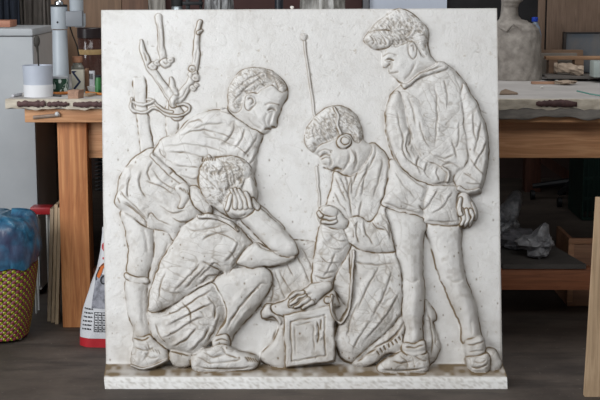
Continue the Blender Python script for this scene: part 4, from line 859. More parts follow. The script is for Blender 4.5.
MB().box((X_(186, 5.9, 4), 5.88, TZ + .0005), (X_(190, 5.9, 4), 5.91, 1.37), .003).build('bar', mat('black iron', '18191b', '222427', metal=.3, rough=.5), cl_)
MB().box((X_(183, 5.9, 4), 5.87, Z_(5, 5.9)), (X_(203, 5.9, 4), 5.92, Z_(1.5, 5.9)), .003).build('jaw', mat('black iron', '18191b'), cl_)
MB().tube([P(200, -4, 5.9), P(201, 9, 5.9)], .007, 10).build('screw', mat('black iron', '18191b'), cl_)
def bundle(name, pxc, Y, rb, rt, zt_, m, label, seed):
    r_ = random.Random(seed); rings = []
    ph = [r_.uniform(0, 6.28) for _ in range(6)]; c = Vector((X_(pxc, Y, 6), Y, 0))
    for j in range(24):
        a = j / 23.; z = TZ + .001 + (zt_ - TZ) * a; R = rb * (1 - a) + rt * a; ring = []
        for i in range(90):
            th = 2 * math.pi * i / 90; w = 1 + .09 * math.sin(7 * th + ph[0] + 3 * a) + .06 * math.sin(13 * th + ph[1] - 5 * a) + .04 * math.sin(23 * th + ph[2] + 9 * a) + .05 * math.sin(9 * a + ph[3] + 2 * th)
            ring.append((c.x + R * w * math.cos(th), c.y + R * w * math.sin(th) * .8, z))
        rings.append(ring)
    return tag(MB().loft(rings).build(name, m), label, 'wrapped bundle')
pl_ = mat('crumpled film', '77746f', 'a4a29d', scale=34, stretch=(1, 1, .35), rough=.35, bump=.7, lo=.42, hi=.6)
bundle('wrapped_bundle', 322, 5.85, .12, .07, 1.40, pl_, 'grey bundle wrapped in plastic film behind the middle of the relief', 2)
bundle('wrapped_bundle', 219, 5.8, .065, .05, 1.38, mat('dark film', '4c4b4b', '868686', scale=40, stretch=(1, 1, .35), rough=.3, bump=.7, lo=.42, hi=.6), 'narrow dark plastic wrapped bundle right of the black clamp', 6)
bo = empty('bottle', (X_(279, 5.7, 6), 5.7, TZ), 'green glass bottle with a dark neck above the relief', 'bottle')
MB().lathe([(.036, .0005), (.037, .006), (.037, .2), (.03, .24), (.0155, .29), (.0155, .322)], (X_(279, 5.7, 6), 5.7, TZ), 28).build('glass', mat('green glass', '16391f', '1d4829', rough=.1, bump=0), bo)
MB().lathe([(.0175, .3225), (.018, .36), (.018, .41), (.016, .412)], (X_(279, 5.7, 6), 5.7, TZ), 24).build('neck_foil', mat('dark foil', '20242c', rough=.4, bump=0), bo)
tall('dark_red_board', 158, 362, 6.49, 1.9, mat('oxblood board', '3a2422', '452c29', scale=3, rough=.8), 'dark red board standing behind the wrapped bundle', 'board', .015)
tall('grey_post', 363, 369, 6.44, 1.9, mat('grey post paint', '5f6063', '6b6c70', rough=.6), 'narrow grey post left of the white board', 'post', .04)
tall('white_board', 369.5, 447, 6.47, 1.8, mat('white melamine', 'b9c0cd', 'c1c8d4', scale=2, rough=.45, bump=0), 'bluish white board standing behind the relief at the top', 'board', .015)
tall('black_board', 447.5, 538, 6.49, 1.9, mat('black cloth board', '151415', '211f20', scale=9, rough=.9), 'black board standing behind the plaster bust', 'board', .015)

# ---- floor things on the left
kx, ky = X_(-8, 5.0, 300), 5.06
def weave():
    t = NT('woven plastic straps'); tc = t.node('ShaderNodeTexCoord'); uvn = tc.outputs['UV']
    sx = t.node('ShaderNodeSeparateXYZ'); t.link(uvn, sx.inputs[0])
    def m(op, a, b=None):
        q = t.node('ShaderNodeMath', operation=op)
        for i, v in enumerate((a, b)):
            if v is None: continue
            if hasattr(v, 'is_output'): t.link(v, q.inputs[i])
            else: q.inputs[i].default_value = v
        return q.outputs[0]
    uu = m('MULTIPLY', sx.outputs[0], 64.0); vv = m('MULTIPLY', sx.outputs[1], 26.0)
    fu = m('FLOOR', uu); fv = m('FLOOR', vv); ch = m('PINGPONG', m('ADD', fu, fv), 1.0)
    c = t.mix(ch, rgb('b3bb2c'), rgb('6e2030'))
    gu = m('PINGPONG', uu, .5); gv = m('PINGPONG', vv, .5); gap = m('LESS_THAN', m('MINIMUM', gu, gv), .06)
    c = t.mix(gap, c, rgb('14130f')); t.link(c, t.b.inputs['Base Color']); t.b.inputs['Roughness'].default_value = .4
    t.bump(m('MINIMUM', gu, gv), .6, .006); return t.m
bk_ = empty('woven_basket', (kx, ky, 0), 'yellow and dark red woven plastic basket on the floor at left', 'basket')
prof = [(.118, .012), (.128, .06), (.145, .16), (.158, .26), (.166, .36)]
mb = MB(); nseg = 64; uvl = None
rings = []
for j in range(27):
    a = j / 26.; z = .012 + .348 * a; r = float(np.interp(z, [p[1] for p in prof], [p[0] for p in prof]))
    ring = []
    for i in range(nseg):
        th = 2 * math.pi * (i + .5) / nseg; sgn = 1 if (i + j) % 2 else -1; rr = r + .0022 * sgn
        q = 4.0; sc = (abs(math.cos(th)) ** q + abs(math.sin(th)) ** q) ** (-1 / q); sc = 1 + (sc - 1) * .55
        ring.append((kx + rr * sc * math.cos(th), ky + rr * sc * math.sin(th), z))
    rings.append(ring)
mb.loft(rings, cap=False); uvl = mb.bm.loops.layers.uv.new('UVMap')
for f in mb.bm.faces:
    us = []
    for l in f.loops:
        th = (math.atan2(l.vert.co.y - ky, l.vert.co.x - kx) / (2 * math.pi)) % 1.0; us.append(th)
    wrap = max(us) - min(us) > .5
    for l, uq in zip(f.loops, us): l[uvl].uv = (uq + 1 if wrap and uq < .5 else uq, (l.vert.co.z - .012) / .348)
mb.build('basket_wall', weave(), bk_, smooth=False, thick=.004)
MB().lathe([(.105, .008), (.118, .012), (.118, .016)], (kx, ky, 0), 40).build('base', mat('yellow plastic', 'a5a53a', bump=0), bk_)
for k, a in enumerate((.35, 1.9, 3.5, 5.0)): MB().tube([(kx + .1 * math.cos(a - .7), ky + .1 * math.sin(a - .7), 0), (kx + .1 * math.cos(a - .7), ky + .1 * math.sin(a - .7), .03)], .008, 8).build('foot', mat('pale foot', 'c9c7b8', bump=0), bk_)
# blue bag folded over the rim, lumpy
rings = []; r_ = random.Random(5)
zb0 = Z_(268, 4.9)
for j in range(26):
    a = j / 25.
    if a < .42:
        q = a / .42; z = zb0 + (.40 - zb0) * q + .0; R = .171 + .008 * math.sin(q * 3)
    else:
        q = (a - .42) / .58; z = .40 + .085 * math.sin(q * math.pi / 2); R = .174 * math.cos(q * math.pi / 2 * .96) ** .32
    ring = []
    for i in range(110):
        th = 2 * math.pi * i / 110; s4 = (abs(math.cos(th)) ** 4 + abs(math.sin(th)) ** 4) ** -.25; s4 = 1 + (s4 - 1) * .45
        w = s4 * (1 + .010 * math.sin(9 * th + a * 7) + .008 * math.sin(17 * th - a * 11) + .006 * math.sin(41 * th + 3 * a))
        zz = z + (.012 * math.sin(3 * th + 1) + .007 * math.sin(11 * th)) * (1 if a < .1 else .5) + (.01 * math.sin(5 * th) * (a > .5))
        ring.append((kx + R * w * math.cos(th), ky + R * w * math.sin(th), zz))
    rings.append(ring)
bagm = NT('blue bin bag film'); v = bagm.coord((1, 1, .6)); n = bagm.noise(v, 16, 6, .6, 1.5); n2 = bagm.noise(bagm.coord(), 7, 3, .5)
c = bagm.ramp(n, [(.35, rgb('1b4763')), (.65, rgb('3f7796'))]); c = bagm.mix(bagm.ramp(n2, [(.52, (0, 0, 0, 1)), (.62, (.6, .6, .6, 1))]), c, rgb('40283f'))
bagm.link(c, bagm.b.inputs['Base Color']); bagm.b.inputs['Roughness'].default_value = .28; bagm.bump(n, .5, .006)
tag(MB().loft(rings[:], cap=False).sheet([]) .build('bin_bag', bagm.m, thick=.002) if False else MB().loft(rings).build('bin_bag', bagm.m), 'blue plastic bag filling and overlapping the woven basket', 'bag')
# red topped folding frame with thin white legs beside the basket
sl = empty('step_stool', (X_(45, 5.42, 260), 5.5, 0), 'red topped stool with thin white legs beside the basket', 'stool')
sx0, sx1 = X_(30, 5.42, 212), X_(50.5, 5.42, 212); zs_ = Z_(207.5, 5.42)
MB().box((sx0, 5.42, zs_ - .03), (sx1, 5.5, zs_), .005).build('seat', mat('red plastic', '8e1f24', '9c262b', bump=0, rough=.35), sl)
wm = mat('white rod', 'b5b5b2', bump=0, rough=.4)
for x in (sx0 + .01, sx1 - .018):
    for y in (5.435, 5.49): MB().tube([(x, y, 0), (x, y, zs_ - .031)], .0045, 8).build('leg', wm, sl)
tg = MB().box((X_(27, 5.4, 262), 5.405, Z_(270, 5.4)), (X_(33.5, 5.4, 262), 5.409, Z_(255, 5.4)), 0)
tg.build('tag', mat('white card', 'bfc0c4'), sl)
# leaning boards
def lean(name, px, wpx, Yb, Yt, zt_, m, label, dx=.03, th=.014, cat='board', group=None):
    xb = X_(px, Yb, 330); w = wpx / F * Yb; top = zt_
    o = MB().prism([(xb, Yb, 0), (xb + w, Yb, 0), (xb + w + dx, Yt, top), (xb + dx, Yt, top)], (0, th, 0)).build(name, m, smooth=False)
    return tag(o, label, cat, group)
bl = wood('offcut boards', 'a89174', 'c2ab8e', 'z', knots=False)
zt3 = Z_(205, 5.33)
lean('wooden_board', 47.5, 3.6, 5.30, 5.36, zt3 - .02, wood('offcut boards grey', '94816a', 'aa967d', 'z', knots=False), 'leftmost of three thin boards leaning beside the bench leg', .014, .10)
lean('wooden_board', 51.5, 3.3, 5.28, 5.34, zt3, bl, 'middle of three thin boards leaning beside the bench leg', .016, .12)
lean('wooden_board', 55.2, 3.3, 5.255, 5.32, zt3 - .01, wood('offcut boards pale', 'b8a182', 'cfb898', 'z', knots=False), 'rightmost of three thin boards leaning beside the bench leg', .014, .035)
# black coiled hose behind the relief
pts = [(X_(99.5, 5.5, 180) + .016 * math.cos(k * .9), 5.5 + .016 * math.sin(k * .9), .5 + .0022 * k) for k in range(150)]
ch = MB().tube(pts, .004, 6).build('coiled_cable', mat('black rubber', '1f1f20')); tag(ch, 'black coiled cable hanging under the bench beside the relief', 'cable')

# plaster sack
sk_ = empty('plaster_sack', (X_(104, 5.0, 340), 4.98, 0), 'white plaster sack with red base and black print, beside the relief', 'sack')
sxc = X_(114, 4.93, 345); 
def sack_ring(z, hw, hd, y0_, n=72, wob=1):
    r = []
    for i in range(n):
        th = 2 * math.pi * i / n; c_, s_ = math.cos(th), math.sin(th); e = .62
        x = math.copysign(abs(c_) ** e, c_) * hw; y = math.copysign(abs(s_) ** e, s_) * hd
        k = 1 + wob * (.015 * math.sin(5 * th + z * 20) + .01 * math.sin(11 * th - z * 31))
        r.append(Vector((sxc + x * k, y0_ + y * k, z)))
    return r
SKP = [(0.0, .138, .095), (.045, .137, .10), (.09, .130, .095), (.137, .119, .085), (.19, .102, .078), (.228, .090, .07), (.283, .068, .055), (.356, .054, .035), (.42, .046, .02)]
def sk_hw(z): return float(np.interp(z, [p[0] for p in SKP], [p[1] for p in SKP])), float(np.interp(z, [p[0] for p in SKP], [p[2] for p in SKP]))
def sk_y(z): return 5.0 + z * .03
def sk_surf(px, z, lift=.0015):
    hw, hd = sk_hw(z); x = X_(px, 4.93, 300 if z < .3 else 260); c_ = max(-.98, min(.98, (x - sxc) / hw)); cc = math.copysign(abs(c_) ** (1 / .62), c_)
    s_ = -math.sqrt(max(0, 1 - cc * cc)); th = math.atan2(s_, cc); k = 1 + .015 * math.sin(5 * (th % (2 * math.pi)) + z * 20) + .01 * math.sin(11 * (th % (2 * math.pi)) - z * 31)
    return Vector((sxc + (x - sxc) * k, sk_y(z) - abs(s_) ** .62 * hd * k - lift, z))
paper = mat('sack paper', 'bdbdc0', 'cbcbcd', scale=9, rough=.5, bump=.3, bdist=.006)
zz = [.0346 + (.44 - .0346) * k / 24 for k in range(25)]
MB().loft([sack_ring(z, *sk_hw(z), sk_y(z)) for z in zz]).build('paper', paper, sk_)
MB().loft([sack_ring(z, sk_hw(z)[0] + .001, sk_hw(z)[1] + .001, sk_y(z)) for z in (0.0, .006, .02, .034)]).build('red_base', mat('red paper', 'a5222a', 'b32a31', rough=.45), sk_)
def patch(name, corners, m, nx=8, nz=8, lift=.0018):
    (xa0, xa1, za), (xb0, xb1, zb) = corners; g = []
    for j in range(nz + 1):
        a = j / nz; z = za + (zb - za) * a; l = xa0 + (xb0 - xa0) * a; r = xa1 + (xb1 - xa1) * a
        g.append([sk_surf(l + (r - l) * i / nx, z, lift) for i in range(nx + 1)])
    return MB().sheet(g).build(name, m, sk_)
zpx = lambda y: (CAMZ - (y + 20) * 4.935 / F)
ink = mat('ink black', '202022'); red = mat('red paper', 'a5222a'); org = mat('orange print', 'c06428', bump=0); gph = mat('grey photo print', '55555c', '9a9aa2', scale=22, bump=0, lo=.4, hi=.6)
patch('photo_print', ((91, 106, zpx(312)), (95, 107, zpx(278))), gph)
# red letter S, orange figure, black rows of print
def ribbon(name, pts, wd, m, lift=.003):
    g0 = []; g1 = []
    for i, (a, b) in enumerate(pts):
        p0 = pts[max(i - 1, 0)]; p1 = pts[min(i + 1, len(pts) - 1)]; dx, dy = p1[0] - p0[0], p1[1] - p0[1]; L = math.hypot(dx, dy) + 1e-6
        nx_, ny_ = -dy / L * wd, dx / L * wd
        g0.append(sk_surf(a + nx_, zpx(b + ny_), lift)); g1.append(sk_surf(a - nx_, zpx(b - ny_), lift))
    return MB().sheet([g0, g1]).build(name, m, sk_)
def cr(p): return [tuple(q) for q in smooth_pts(p, False, 4)]
ribbon('letter_s', cr([(105.5, 248), (102.5, 247.5), (101, 251), (103.5, 255), (106, 258), (104.5, 262), (101, 262)]), 1.15, red)
ribbon('printed_emblem', cr([(104, 268), (101, 271), (99.5, 276), (97, 281)]), 2.3, org)
ribbon('emblem_outline', cr([(105.5, 267), (101.5, 268), (98.5, 273), (95.5, 280), (95.5, 284)]), .45, ink, .0045)
ribbon('letter_c', cr([(106, 279), (102.5, 280), (101, 284), (103, 287), (105.5, 286)]), .7, ink, .004)
for r_i, y in enumerate(range(313, 334, 4)):
    x = 82.5 + .9 * (5 - r_i) * .3; k = 0
    while x < 91.5:
        l = 1.0 + (k * 7 + r_i * 3) % 3 * .6; ribbon('print_row', [(x, y), (x + l, y + .1)], .75, ink); x += l + .8; k += 1
for y in (316, 321, 326, 331, 335): ribbon('table_rule', [(94, y), (106, y + .2)], .3, ink)
for x in (94, 98, 102): ribbon('table_rule', [(x, 316), (x + .1, 335)], .3, ink)
for y in (318.5, 323.5, 328.5, 333): 
    for x in (95.2, 99.2, 103.2): ribbon('print_row', [(x, y), (x + 1.8, y)], .65, ink)

# ================================================================ RIGHT SIDE
# plaster bust
bx_, by_ = X_(509, 6.15, 40), 6.15; 
bu = empty('plaster_bust', (bx_, by_, TZ), 'grey plaster bust of a man standing on the bench at right', 'bust')
stone = mat('dusty grey plaster', '7c756e', '9a938b', scale=22, rough=.9, bump=.8, bdist=.01)
sc_ = 6.15 / F
rows = [(77.5, 495, 543), (66, 495, 542), (50, 493, 541.5), (38, 491, 540), (30, 492, 538.5), (25, 494, 535), (21, 497, 527), (18.5, 499, 520), (15, 500, 517.5), (8, 500.5, 517), (4, 500.5, 517.5), (0, 500, 521), (-4, 498.5, 524), (-9, 497, 525), (-16, 495.5, 525), (-26, 494, 525), (-36, 496, 523), (-44, 501, 518), (-48, 507, 512)]
yz = [(.10, 0), (.105, 0), (.115, 0), (.115, 0), (.105, 0), (.09, 0), (.075, 0), (.06, .0), (.053, 0), (.052, 0), (.06, -.01), (.075, -.02), (.085, -.02), (.09, -.015), (.093, -.01), (.093, 0), (.085, 0), (.06, 0), (.02, 0)]
rings = []
ps = [q for q in rows]
zs0 = [Z_(r[0], by_) for r in rows]; zs0[0] = TZ + .001
tt = np.linspace(0, len(rows) - 1, 90)
for a in tt:
    i = min(int(a), len(rows) - 2); f_ = a - i; f_ = f_ * f_ * (3 - 2 * f_) if 0 < i < len(rows) - 2 else f_
    lerp = lambda p, q: p + (q - p) * f_
    z = zs0[i] + (zs0[i + 1] - zs0[i]) * (a - i); xl_ = X_(lerp(rows[i][1], rows[i + 1][1]), by_, 40); xr_ = X_(lerp(rows[i][2], rows[i + 1][2]), by_, 40)
    hd = lerp(yz[i][0], yz[i + 1][0]); oy = lerp(yz[i][1], yz[i + 1][1]); c_x = (xl_ + xr_) / 2; hw = (xr_ - xl_) / 2; ring = []
    drap = max(0, min(1, (1.17 - z) / .05))
    for k in range(72):
        th = 2 * math.pi * k / 72; w = 1 + drap * (.02 * math.sin(9 * th + z * 30) + .012 * math.sin(17 * th - z * 55) + .02 * math.sin(4 * th + z * 12)) 
        x = c_x + hw * w * math.cos(th); y = by_ + oy + hd * w * math.sin(th)
        ring.append((x, y, z))
    rings.append(ring)
MB().loft(rings).build('bust', stone, bu)
hz = Z_(-14, by_); hxx = X_(512, by_, 0)
MB().loft([[(hxx + (.012 + .006 * q) * a_, by_ - .083 - .008 - .012 * q * (1 if b_ else 0), hz + .03 - .05 * q + 0) for a_, b_ in ((-1, 0), (0, 1), (1, 0), (0, -1))] for q in (0, .4, .8, 1.0)]).build('nose', stone, bu)
MB().tube([(hxx - .02, by_ - .09, hz - .045), (hxx, by_ - .1, hz - .043), (hxx + .02, by_ - .09, hz - .045)], [.004, .008, .004], 10).build('lips', stone, bu)
for s_ in (-1, 1): MB().sphere((hxx + s_ * .068, by_ - .005, hz + .0), .02, (.4, .8, 1.3)).build('ear', stone, bu)
MB().tube([P(499, 27, by_ - .05), P(507, 31, by_ - .112), P(513, 24, by_ - .105), P(519, 27, by_ - .10), P(523, 34, by_ - .105)], [.006, .008, .006, .008, .005], 8).build('collar', stone, bu)
for k in range(7):
    x = 522 + k * 2.3; MB().tube([P(x - 3, 26 + k * 1.4, by_ - .085 + k * .008), P(x, 40 + k, by_ - .108 + k * .012), P(x + 1.0, 56, by_ - .108 + k * .013)], [.003, .007, .003], 8).build('cloth_fold', stone, bu)
# water bottle with a blue cap
wx, wy = X_(535, 6.38, 30), 6.38
wb = empty('water_bottle', (wx, wy, TZ), 'clear plastic bottle with blue cap behind the plaster bust', 'bottle')
zc = Z_(21.5, wy)
MB().lathe([(.029, .001), (.031, .006), (.031, .10), (.028, .115), (.031, .13), (.031, zc - TZ - .06), (.022, zc - TZ - .025), (.012, zc - TZ - .006), (.012, zc - TZ - .001)], (wx, wy, TZ), 28).build('body', mat('pet plastic', '93a0b2', 'a5b2c4', scale=30, rough=.2, trans=.35, bump=.2), wb)
MB().lathe([(.0145, 0), (.015, .002), (.015, .018), (.013, .02)], (wx - .002, wy, zc), 24).build('cap', mat('blue cap', '1a3fae', bump=0, rough=.35), wb)
MB().lathe([(.0317, .04), (.0317, .09)], (wx, wy, TZ), 28, cap=False).build('label', mat('blue label', '5b7fb0', 'a9b9cf', scale=30, bump=0), wb)
MB().box((wx + .004, wy - .0335, TZ + .025), (wx + .014, wy - .032, TZ + .04)).build('red_mark', mat('red plastic', '8e1f24'), wb)
# panelling with a black seam
tall('panelling_board', 538, 545.6, 6.49, 1.95, panelm, 'narrow brown panel left of the black seam', 'board', .015)
tall('panelling_board', 547.2, 640, 6.49, 1.95, panelm, 'wide brown panel right of the black seam', 'board', .015)
tall('seam_strip', 545.4, 547.4, 6.506, 1.95, mat('black rubber', '1f1f20'), 'black strip between the two brown panels', 'strip', .006)
# framed blue-grey painting leaning
pf = empty('painted_panel', (X_(585, 6.45, 45), 6.45, TZ), 'blue grey painted panel in a dark frame standing at the back of the bench', 'painting')
xa, xb_ = X_(563, 6.46, 40), X_(640, 6.46, 40); za_, zb_ = Z_(53, 6.46), Z_(32, 6.46)
MB().box((xa + .012, 6.45, TZ + .012), (xb_, 6.465, zb_ - .006)).build('panel', mat('blue grey paint', '56606a', '6f6a66', scale=7, bump=.1), pf)
MB().box((xa, 6.44, TZ + .0005), (xa + .012, 6.475, zb_), .002).box((xa, 6.44, zb_ - .006), (xb_, 6.475, zb_), .002).build('frame', mat('dark frame', '241f1c', '302925'), pf)
# planks lying at the back
def plank(name, px0, px1, Y0_, Y1_, z0_, z1_, m, label, cat='plank'):
    o = MB().box((X_(px0, Y0_, 60), Y0_, z0_), (X_(px1, Y0_, 60), Y1_, z1_), .002).build(name, m); return tag(o, label, cat)
b1 = wood('lying planks', '6f5541', '866a52', 'x', knots=False)
plank('wooden_plank', 540, 583, 6.40, 6.435, TZ + .0005, Z_(50, 6.4), b1, 'brown plank on edge just in front of the painted panel')
plank('wooden_plank', 536, 577, 6.33, 6.36, TZ + .0005, Z_(53.2, 6.33), mat('greyish plank', '746c63', '837a70', scale=12), 'grey plank on edge right of the blue capped bottle')
plank('wooden_plank', 546, 640, 6.22, 6.28, Z_(59.8, 6.22), Z_(56.5, 6.22), wood('light rail', '8f6c4e', 'a98363', 'x', knots=False), 'pale long plank lying across the back of the bench')
for px in (549, 575, 610): MB().box((X_(px, 6.22, 60), 6.22, TZ + .0005), (X_(px, 6.22, 60) + .04, 6.28, Z_(60, 6.22)), 0).build('support_block', b1, bpy.data.objects['wooden_plank.002'] if 'wooden_plank.002' in bpy.data.objects else None)
plank('drawing_board', 548, 640, 6.02, 6.20, TZ + .012, TZ + .024, mat('grey board', '514c48', '615b56', scale=9), 'dark grey board lying flat under the long plank', 'board')
plank('wood_lath', 533, 556, 5.86, 5.90, TZ + .0005, TZ + .011, wood('lath', '96705a', 'b08a70', 'x', knots=False), 'reddish lath lying right of the plaster bust', 'lath')
def lump(name, c, s, m, label, cat, seed, sub=3):
    bm = bmesh.new(); bmesh.ops.create_icosphere(bm, subdivisions=sub, radius=1); r_ = random.Random(seed)
    ph = [r_.uniform(0, 6) for _ in range(8)]
    for v in bm.verts:
        p = v.co; w = 1 + .18 * math.sin(3 * p.x + ph[0]) * math.sin(3 * p.y + ph[1]) + .13 * math.sin(6 * p.z + ph[2] + 4 * p.x) + .09 * math.sin(11 * p.x + 7 * p.y + ph[3]) + r_.uniform(-.04, .04)
        v.co = Vector((p.x * s[0] * w, p.y * s[1] * w, p.z * s[2] * w))
    mz = min(v.co.z for v in bm.verts); q = MB(); q.bm.free(); q.bm = bm
    bmesh.ops.translate(bm, vec=Vector((c[0], c[1], c[2] - mz + .0005)), verts=bm.verts[:])
    return tag(q.build(name, m), label, cat)
# rolled, crumpled paper
rings = []
for j in range(30):
    a = j / 29.; c = Vector((X_(557, 6.1, 61), 6.17, TZ + .056)) * (1 - a) + Vector((X_(584, 6.05, 66), 6.06, TZ + .047)) * a; ring = []
    R = .02 + .006 * math.sin(a * 3) + .004 * a + (.008 if a < .12 else 0)
    for i in range(20):
        th = 6.283 * i / 20; w = 1 + .2 * math.sin(3 * th + 8 * a) + .12 * math.sin(7 * th - 13 * a)
        ring.append(c + Vector((.15 * R * w * math.cos(th), R * w * math.cos(th), R * w * math.sin(th) * .75)))
    rings.append(ring)
mz = min(p.z for r in rings for p in r); rings = [[p + Vector((0, 0, 0)) for p in r] for r in rings]
tag(MB().loft(rings).build('crumpled_paper', mat('brown paper', '8d7c6b', 'a69483', scale=25, bump=.6, rough=.9)), 'twisted brown paper lying across the boards on the bench', 'paper')
lump('paper_scrap', (X_(566, 5.83, 73), 5.83, TZ), (.045, .03, .009), mat('brown paper', '8d7c6b'), 'small crumpled brown scrap in front of the twisted paper', 'paper', 3)
rb = MB().box((X_(593, 5.95, 65), 5.93, TZ + .0245), (X_(640, 5.95, 65), 6.02, Z_(61, 5.95)), .006)
tag(rb.build('plastic_tray', mat('pale plastic', '9aa39f', 'a7b0ab', bump=0, rough=.4)), 'pale translucent plastic box on the boards at far right', 'box')
pr = MB().prism([(X_(500, 5.3, 86), 5.31, TZ + .0005), (X_(519, 5.3, 86), 5.33, TZ + .0005), (X_(521, 5.3, 86), 5.37, TZ + .0005), (X_(508, 5.5, 83), 5.56, TZ + .0005), (X_(500, 5.5, 83), 5.47, TZ + .0005)], (0, 0, .004))
tag(pr.build('cardboard_scrap', mat('brown card', '7b6857', '8a7664', scale=12)), 'triangular brown cardboard scrap on the bench beside the relief', 'cardboard')
tag(MB().tube([P(577, 91, 5.33), P(590, 94, 5.25), P(606, 96.5, 5.19)], .003, 8).build('glass_rod', mat('teal glass', '5f8f86', '6fa096', bump=0, rough=.2)), 'thin teal rod lying near the front right of the bench', 'rod')
for k, (px, py) in enumerate(((603, 79), (571, 80), (556, 87))):
    Yq = 1350 * .447 / (py + 20); lump('plaster_crumb', (X_(px - 14, Yq, py), Yq, TZ), (.007, .006, .004), mat('white crumb', 'c9c6bf'), ('plaster crumb lying furthest right on the bench top', 'plaster crumb lying midway on the bench top', 'plaster crumb lying nearest the bench front edge')[k], 'crumb', k, 2)

# ---- below the bench on the right
rt = empty('rear_table', (1.9, 8.8, 0), 'dark brown trestle table standing far behind the bench', 'table')
dk = wood('dark trestle', '4a2a1e', '5c3626', 'z', knots=False)
xa, xb_ = X_(525, 8.66, 180), X_(541, 8.66, 180)
MB().box((xa, 8.66, 0), (xb_, 8.76, .74), .004).build('leg', dk, rt)
MB().box((3.1, 8.66, 0), (3.2, 8.76, .74), .004).build('leg', dk, rt)
MB().box((xa - .1, 8.62, .741), (3.3, 9.2, .78), .004).build('tabletop', dk, rt)
MB().prism([P(541, 163, 8.6), P(541, 152, 8.6), P(640, 218, 8.6), P(640, 233, 8.6)], (0, .05, 0)).build('brace', dk, rt, smooth=False)
ch = empty('office_chair', (X_(566, 8.25, 190) , 8.3, 0), 'black swivel chair base with castors under the far table', 'chair')
blk = mat('black iron', '18191b'); cx_ = X_(575, 8.3, 190)
for k in range(5):
    a = 2.9 + k * 1.2566; ex, ey = cx_ + .26 * math.cos(a), 8.3 + .26 * math.sin(a)
    MB().tube([(cx_, 8.3, .13), (ex, ey, .085)], [.024, .016], 8).build('foot_spoke', blk, ch)
    MB().tube([(ex - .012, ey, .03), (ex + .012, ey, .03)], .03, 16).build('castor', blk, ch)
MB().tube([(cx_, 8.3, .11), (cx_, 8.3, .42)], .03, 14).build('column', blk, ch)
MB().box((cx_ - .22, 8.08, .42), (cx_ + .22, 8.52, .50), .03).build('seat', mat('dusky upholstery', '3f3130', '4a3a38'), ch)
cr_ = empty('wire_crate', (X_(600, 7.6, 200), 7.7, 0), 'dark green mesh crate on the floor beyond the bench', 'crate')
gm = mat('dark green plastic', '0b1f19', '12302a', bump=0, rough=.5); gx0, gx1 = X_(583, 7.6, 200), X_(583, 7.6, 200) + .4
for k in range(15): MB().box((gx0 + .4 * k / 14 - .004, 7.6, 0.012), (gx0 + .4 * k / 14 + .004, 7.606, .36)).build('bar', gm, cr_)
for k in range(4): MB().box((gx0 - .004, 7.598, .005 + .117 * k), (gx1 + .004, 7.61, .02 + .117 * k)).build('rail', gm, cr_)
for x in (gx0, gx1): MB().box((x - .004, 7.611, 0.005), (x + .004, 8.0, .37)).build('side', gm, cr_)
MB().box((gx0, 7.9, 0.005), (gx1, 7.91, .37)).build('side', gm, cr_)
# diagonal plank on the two stretchers
zr = Z_(268.5, 5.25) + .001
gp = mat('grey dusty board', '4a4643', '57524e', scale=8, rough=.9)
tag(MB().prism([(X_(586, 5.24, 268), 5.24, zr), (X_(586, 5.24, 268) - .33, 5.24, zr), (X_(500, 6.4, 200) - .36, 6.385, zr), (X_(500, 6.4, 200), 6.385, zr)], (0, 0, .018)).build('grey_plank', gp, smooth=False), 'wide grey plank lying diagonally on the bench stretchers', 'plank')
zq = zr + .0185
cm = mat('clear film', '6b6b6e', '909092', scale=26, rough=.3, bump=.9, bdist=.01, lo=.42, hi=.6)
def crumple(name, c, s, m, label, seed, spikes=()):
    bm = bmesh.new(); bmesh.ops.create_icosphere(bm, subdivisions=4, radius=1); r_ = random.Random(seed); ph = [r_.uniform(0, 6) for _ in range(9)]
    for v in bm.verts:
        p = v.co.copy(); w = 1
        for k in range(4):
            f = 2.3 * 1.8 ** k; w += .22 / (1.35 ** k) * (abs(math.sin(f * p.x + ph[k]) * math.cos(f * p.y + ph[k + 1]) + math.sin(f * p.z + ph[k + 4])) - .6)
        for d, h, sh in spikes:
            dd = Vector(d).normalized(); q = max(0, p.normalized().dot(dd)); w += h * q ** sh
        v.co = Vector((p.x * s[0] * w, p.y * s[1] * w, p.z * s[2] * w))
    mz = min(v.co.z for v in bm.verts); q = MB(); q.bm.free(); q.bm = bm
    bmesh.ops.translate(bm, vec=Vector((c[0], c[1], c[2] - mz)), verts=bm.verts[:])
    return tag(q.build(name, m), label, 'plastic bag')
crumple('plastic_bag', (X_(503, 5.75, 240), 5.75, zq), (.06, .07, .06), cm, 'crumpled plastic bag with upright corner beside the relief', 4, [((.5, 0, 1), 1.4, 12)])
crumple('plastic_bag', (X_(517, 5.55, 250), 5.55, zq), (.075, .07, .035), mat('dull film', '57565a', '77767a', scale=26, rough=.4, bump=.9), 'dull flattened plastic bag lying in the middle of the grey plank', 8)
crumple('plastic_bag', (X_(538, 5.36, 258), 5.36, zq), (.05, .05, .045), cm, 'bright crumpled plastic bag near the front of the grey plank', 13, [((.3, 0, 1), 1.0, 12), ((-1, 0, .2), .7, 8)])
wc = empty('wooden_box', (X_(585, 5.6, 260), 5.6, 0), 'small wooden box standing on the floor behind the stretcher', 'box')
wz = Z_(238.5, 5.55); wx0 = X_(569, 5.55, 255)
cw = wood('crate wood', '7a5640', '946c50', 'x', knots=False)
MB().box((wx0, 5.55, 0.001), (wx0 + .34, 5.57, wz), .002).build('front', cw, wc)
MB().box((wx0, 5.571, 0.001), (wx0 + .015, 5.84, wz)).build('side', cw, wc)
MB().box((wx0 + .325, 5.571, 0.001), (wx0 + .34, 5.84, wz)).build('side', cw, wc)
MB().box((wx0 + .016, 5.571, .005), (wx0 + .324, 5.84, .02)).build('base', cw, wc)
MB().box((wx0 - .004, 5.543, wz - .022), (wx0 + .344, 5.549, wz + .001), .002).box((wx0 - .004, 5.543, .02), (wx0 + .02, 5.549, wz - .023), .002).build('moulding', wood('crate moulding', '8d6448', 'a87c5c', 'x', knots=False), wc)
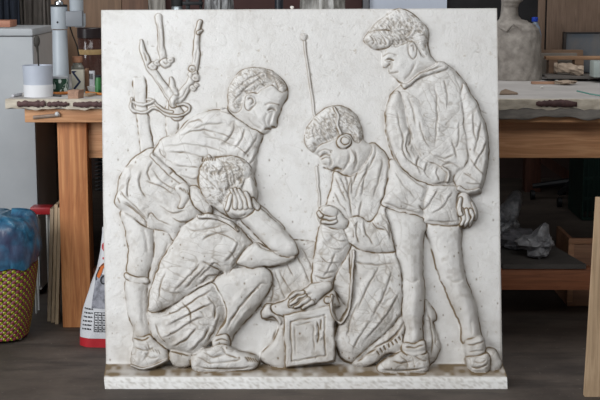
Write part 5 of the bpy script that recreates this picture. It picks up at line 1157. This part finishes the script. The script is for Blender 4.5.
# tall pale crate cut by the frame
pcx0 = P(597, 198, 4.3).x; pcx1 = P(585.5, 400, 4.3).x; zp = Z_(198, 4.3)
po = empty('plywood_stand', (pcx0 + .2, 4.5, 0), 'pale wooden stand in the foreground at the right frame edge', 'stand')
pw = wood('pale deal', 'a58a6c', 'bda182', 'z')
MB().prism([(pcx0, 4.3, zp), (pcx0 + .09, 4.3, zp), (pcx1 + .10, 4.3, 0), (pcx1 - .003, 4.3, 0)], (0, .025, 0)).build('leg', pw, po, smooth=False)
MB().prism([(pcx0 + .42, 4.3, zp), (pcx0 + .51, 4.3, zp), (pcx0 + .52, 4.3, 0), (pcx0 + .42, 4.3, 0)], (0, .025, 0)).build('leg', pw, po, smooth=False)
MB().box((pcx0 + .03, 4.326, zp - .12), (pcx0 + .51, 4.345, zp - .03), .003).build('rail', pw, po)

# ================================================================ LIGHT
def area(name, loc, target, sx, sy, power, col):
    l = bpy.data.lights.new(name, 'AREA'); l.shape = 'RECTANGLE'; l.size = sx; l.size_y = sy; l.energy = power; l.color = col
    o = bpy.data.objects.new(name, l); COL.objects.link(o); o.location = loc
    o.rotation_euler = (Vector(target) - Vector(loc)).to_track_quat('-Z', 'Y').to_euler(); return o
area('window daylight', (XL + .02, 1.9, 1.95), (0, 4.5, .7), 3.2, 2.0, 145, (.93, .965, 1.0))
area('rear bench fill', (.6, 5.6, 3.25), (.6, 5.7, 0), 3.0, 1.2, 30, (.96, .98, 1.0))  # added fill lamp that brightens the bench top, no roof opening there
area('rooflight', (.1, 1.9, 3.25), (0, 4.8, .9), 3.5, 2.0, 92, (.96, .98, 1.0))
w_ = bpy.data.worlds.new('studio daylight'); scn.world = w_; w_.use_nodes = True
w_.node_tree.nodes['Background'].inputs[0].default_value = (.82, .90, 1.0, 1); w_.node_tree.nodes['Background'].inputs[1].default_value = .34

cam = bpy.data.cameras.new('camera'); co_ = bpy.data.objects.new('camera', cam); COL.objects.link(co_)
cam.sensor_width = 36; cam.lens = F / 600 * 36; co_.location = (0, 0, CAMZ); co_.rotation_euler = (math.pi / 2 - PITCH, 0, 0); scn.camera = co_
scn.view_settings.view_transform = 'Standard'; scn.view_settings.look = 'None'; scn.view_settings.gamma = 1.0; scn.view_settings.use_curve_mapping = False
scn.view_settings.exposure = 0.24
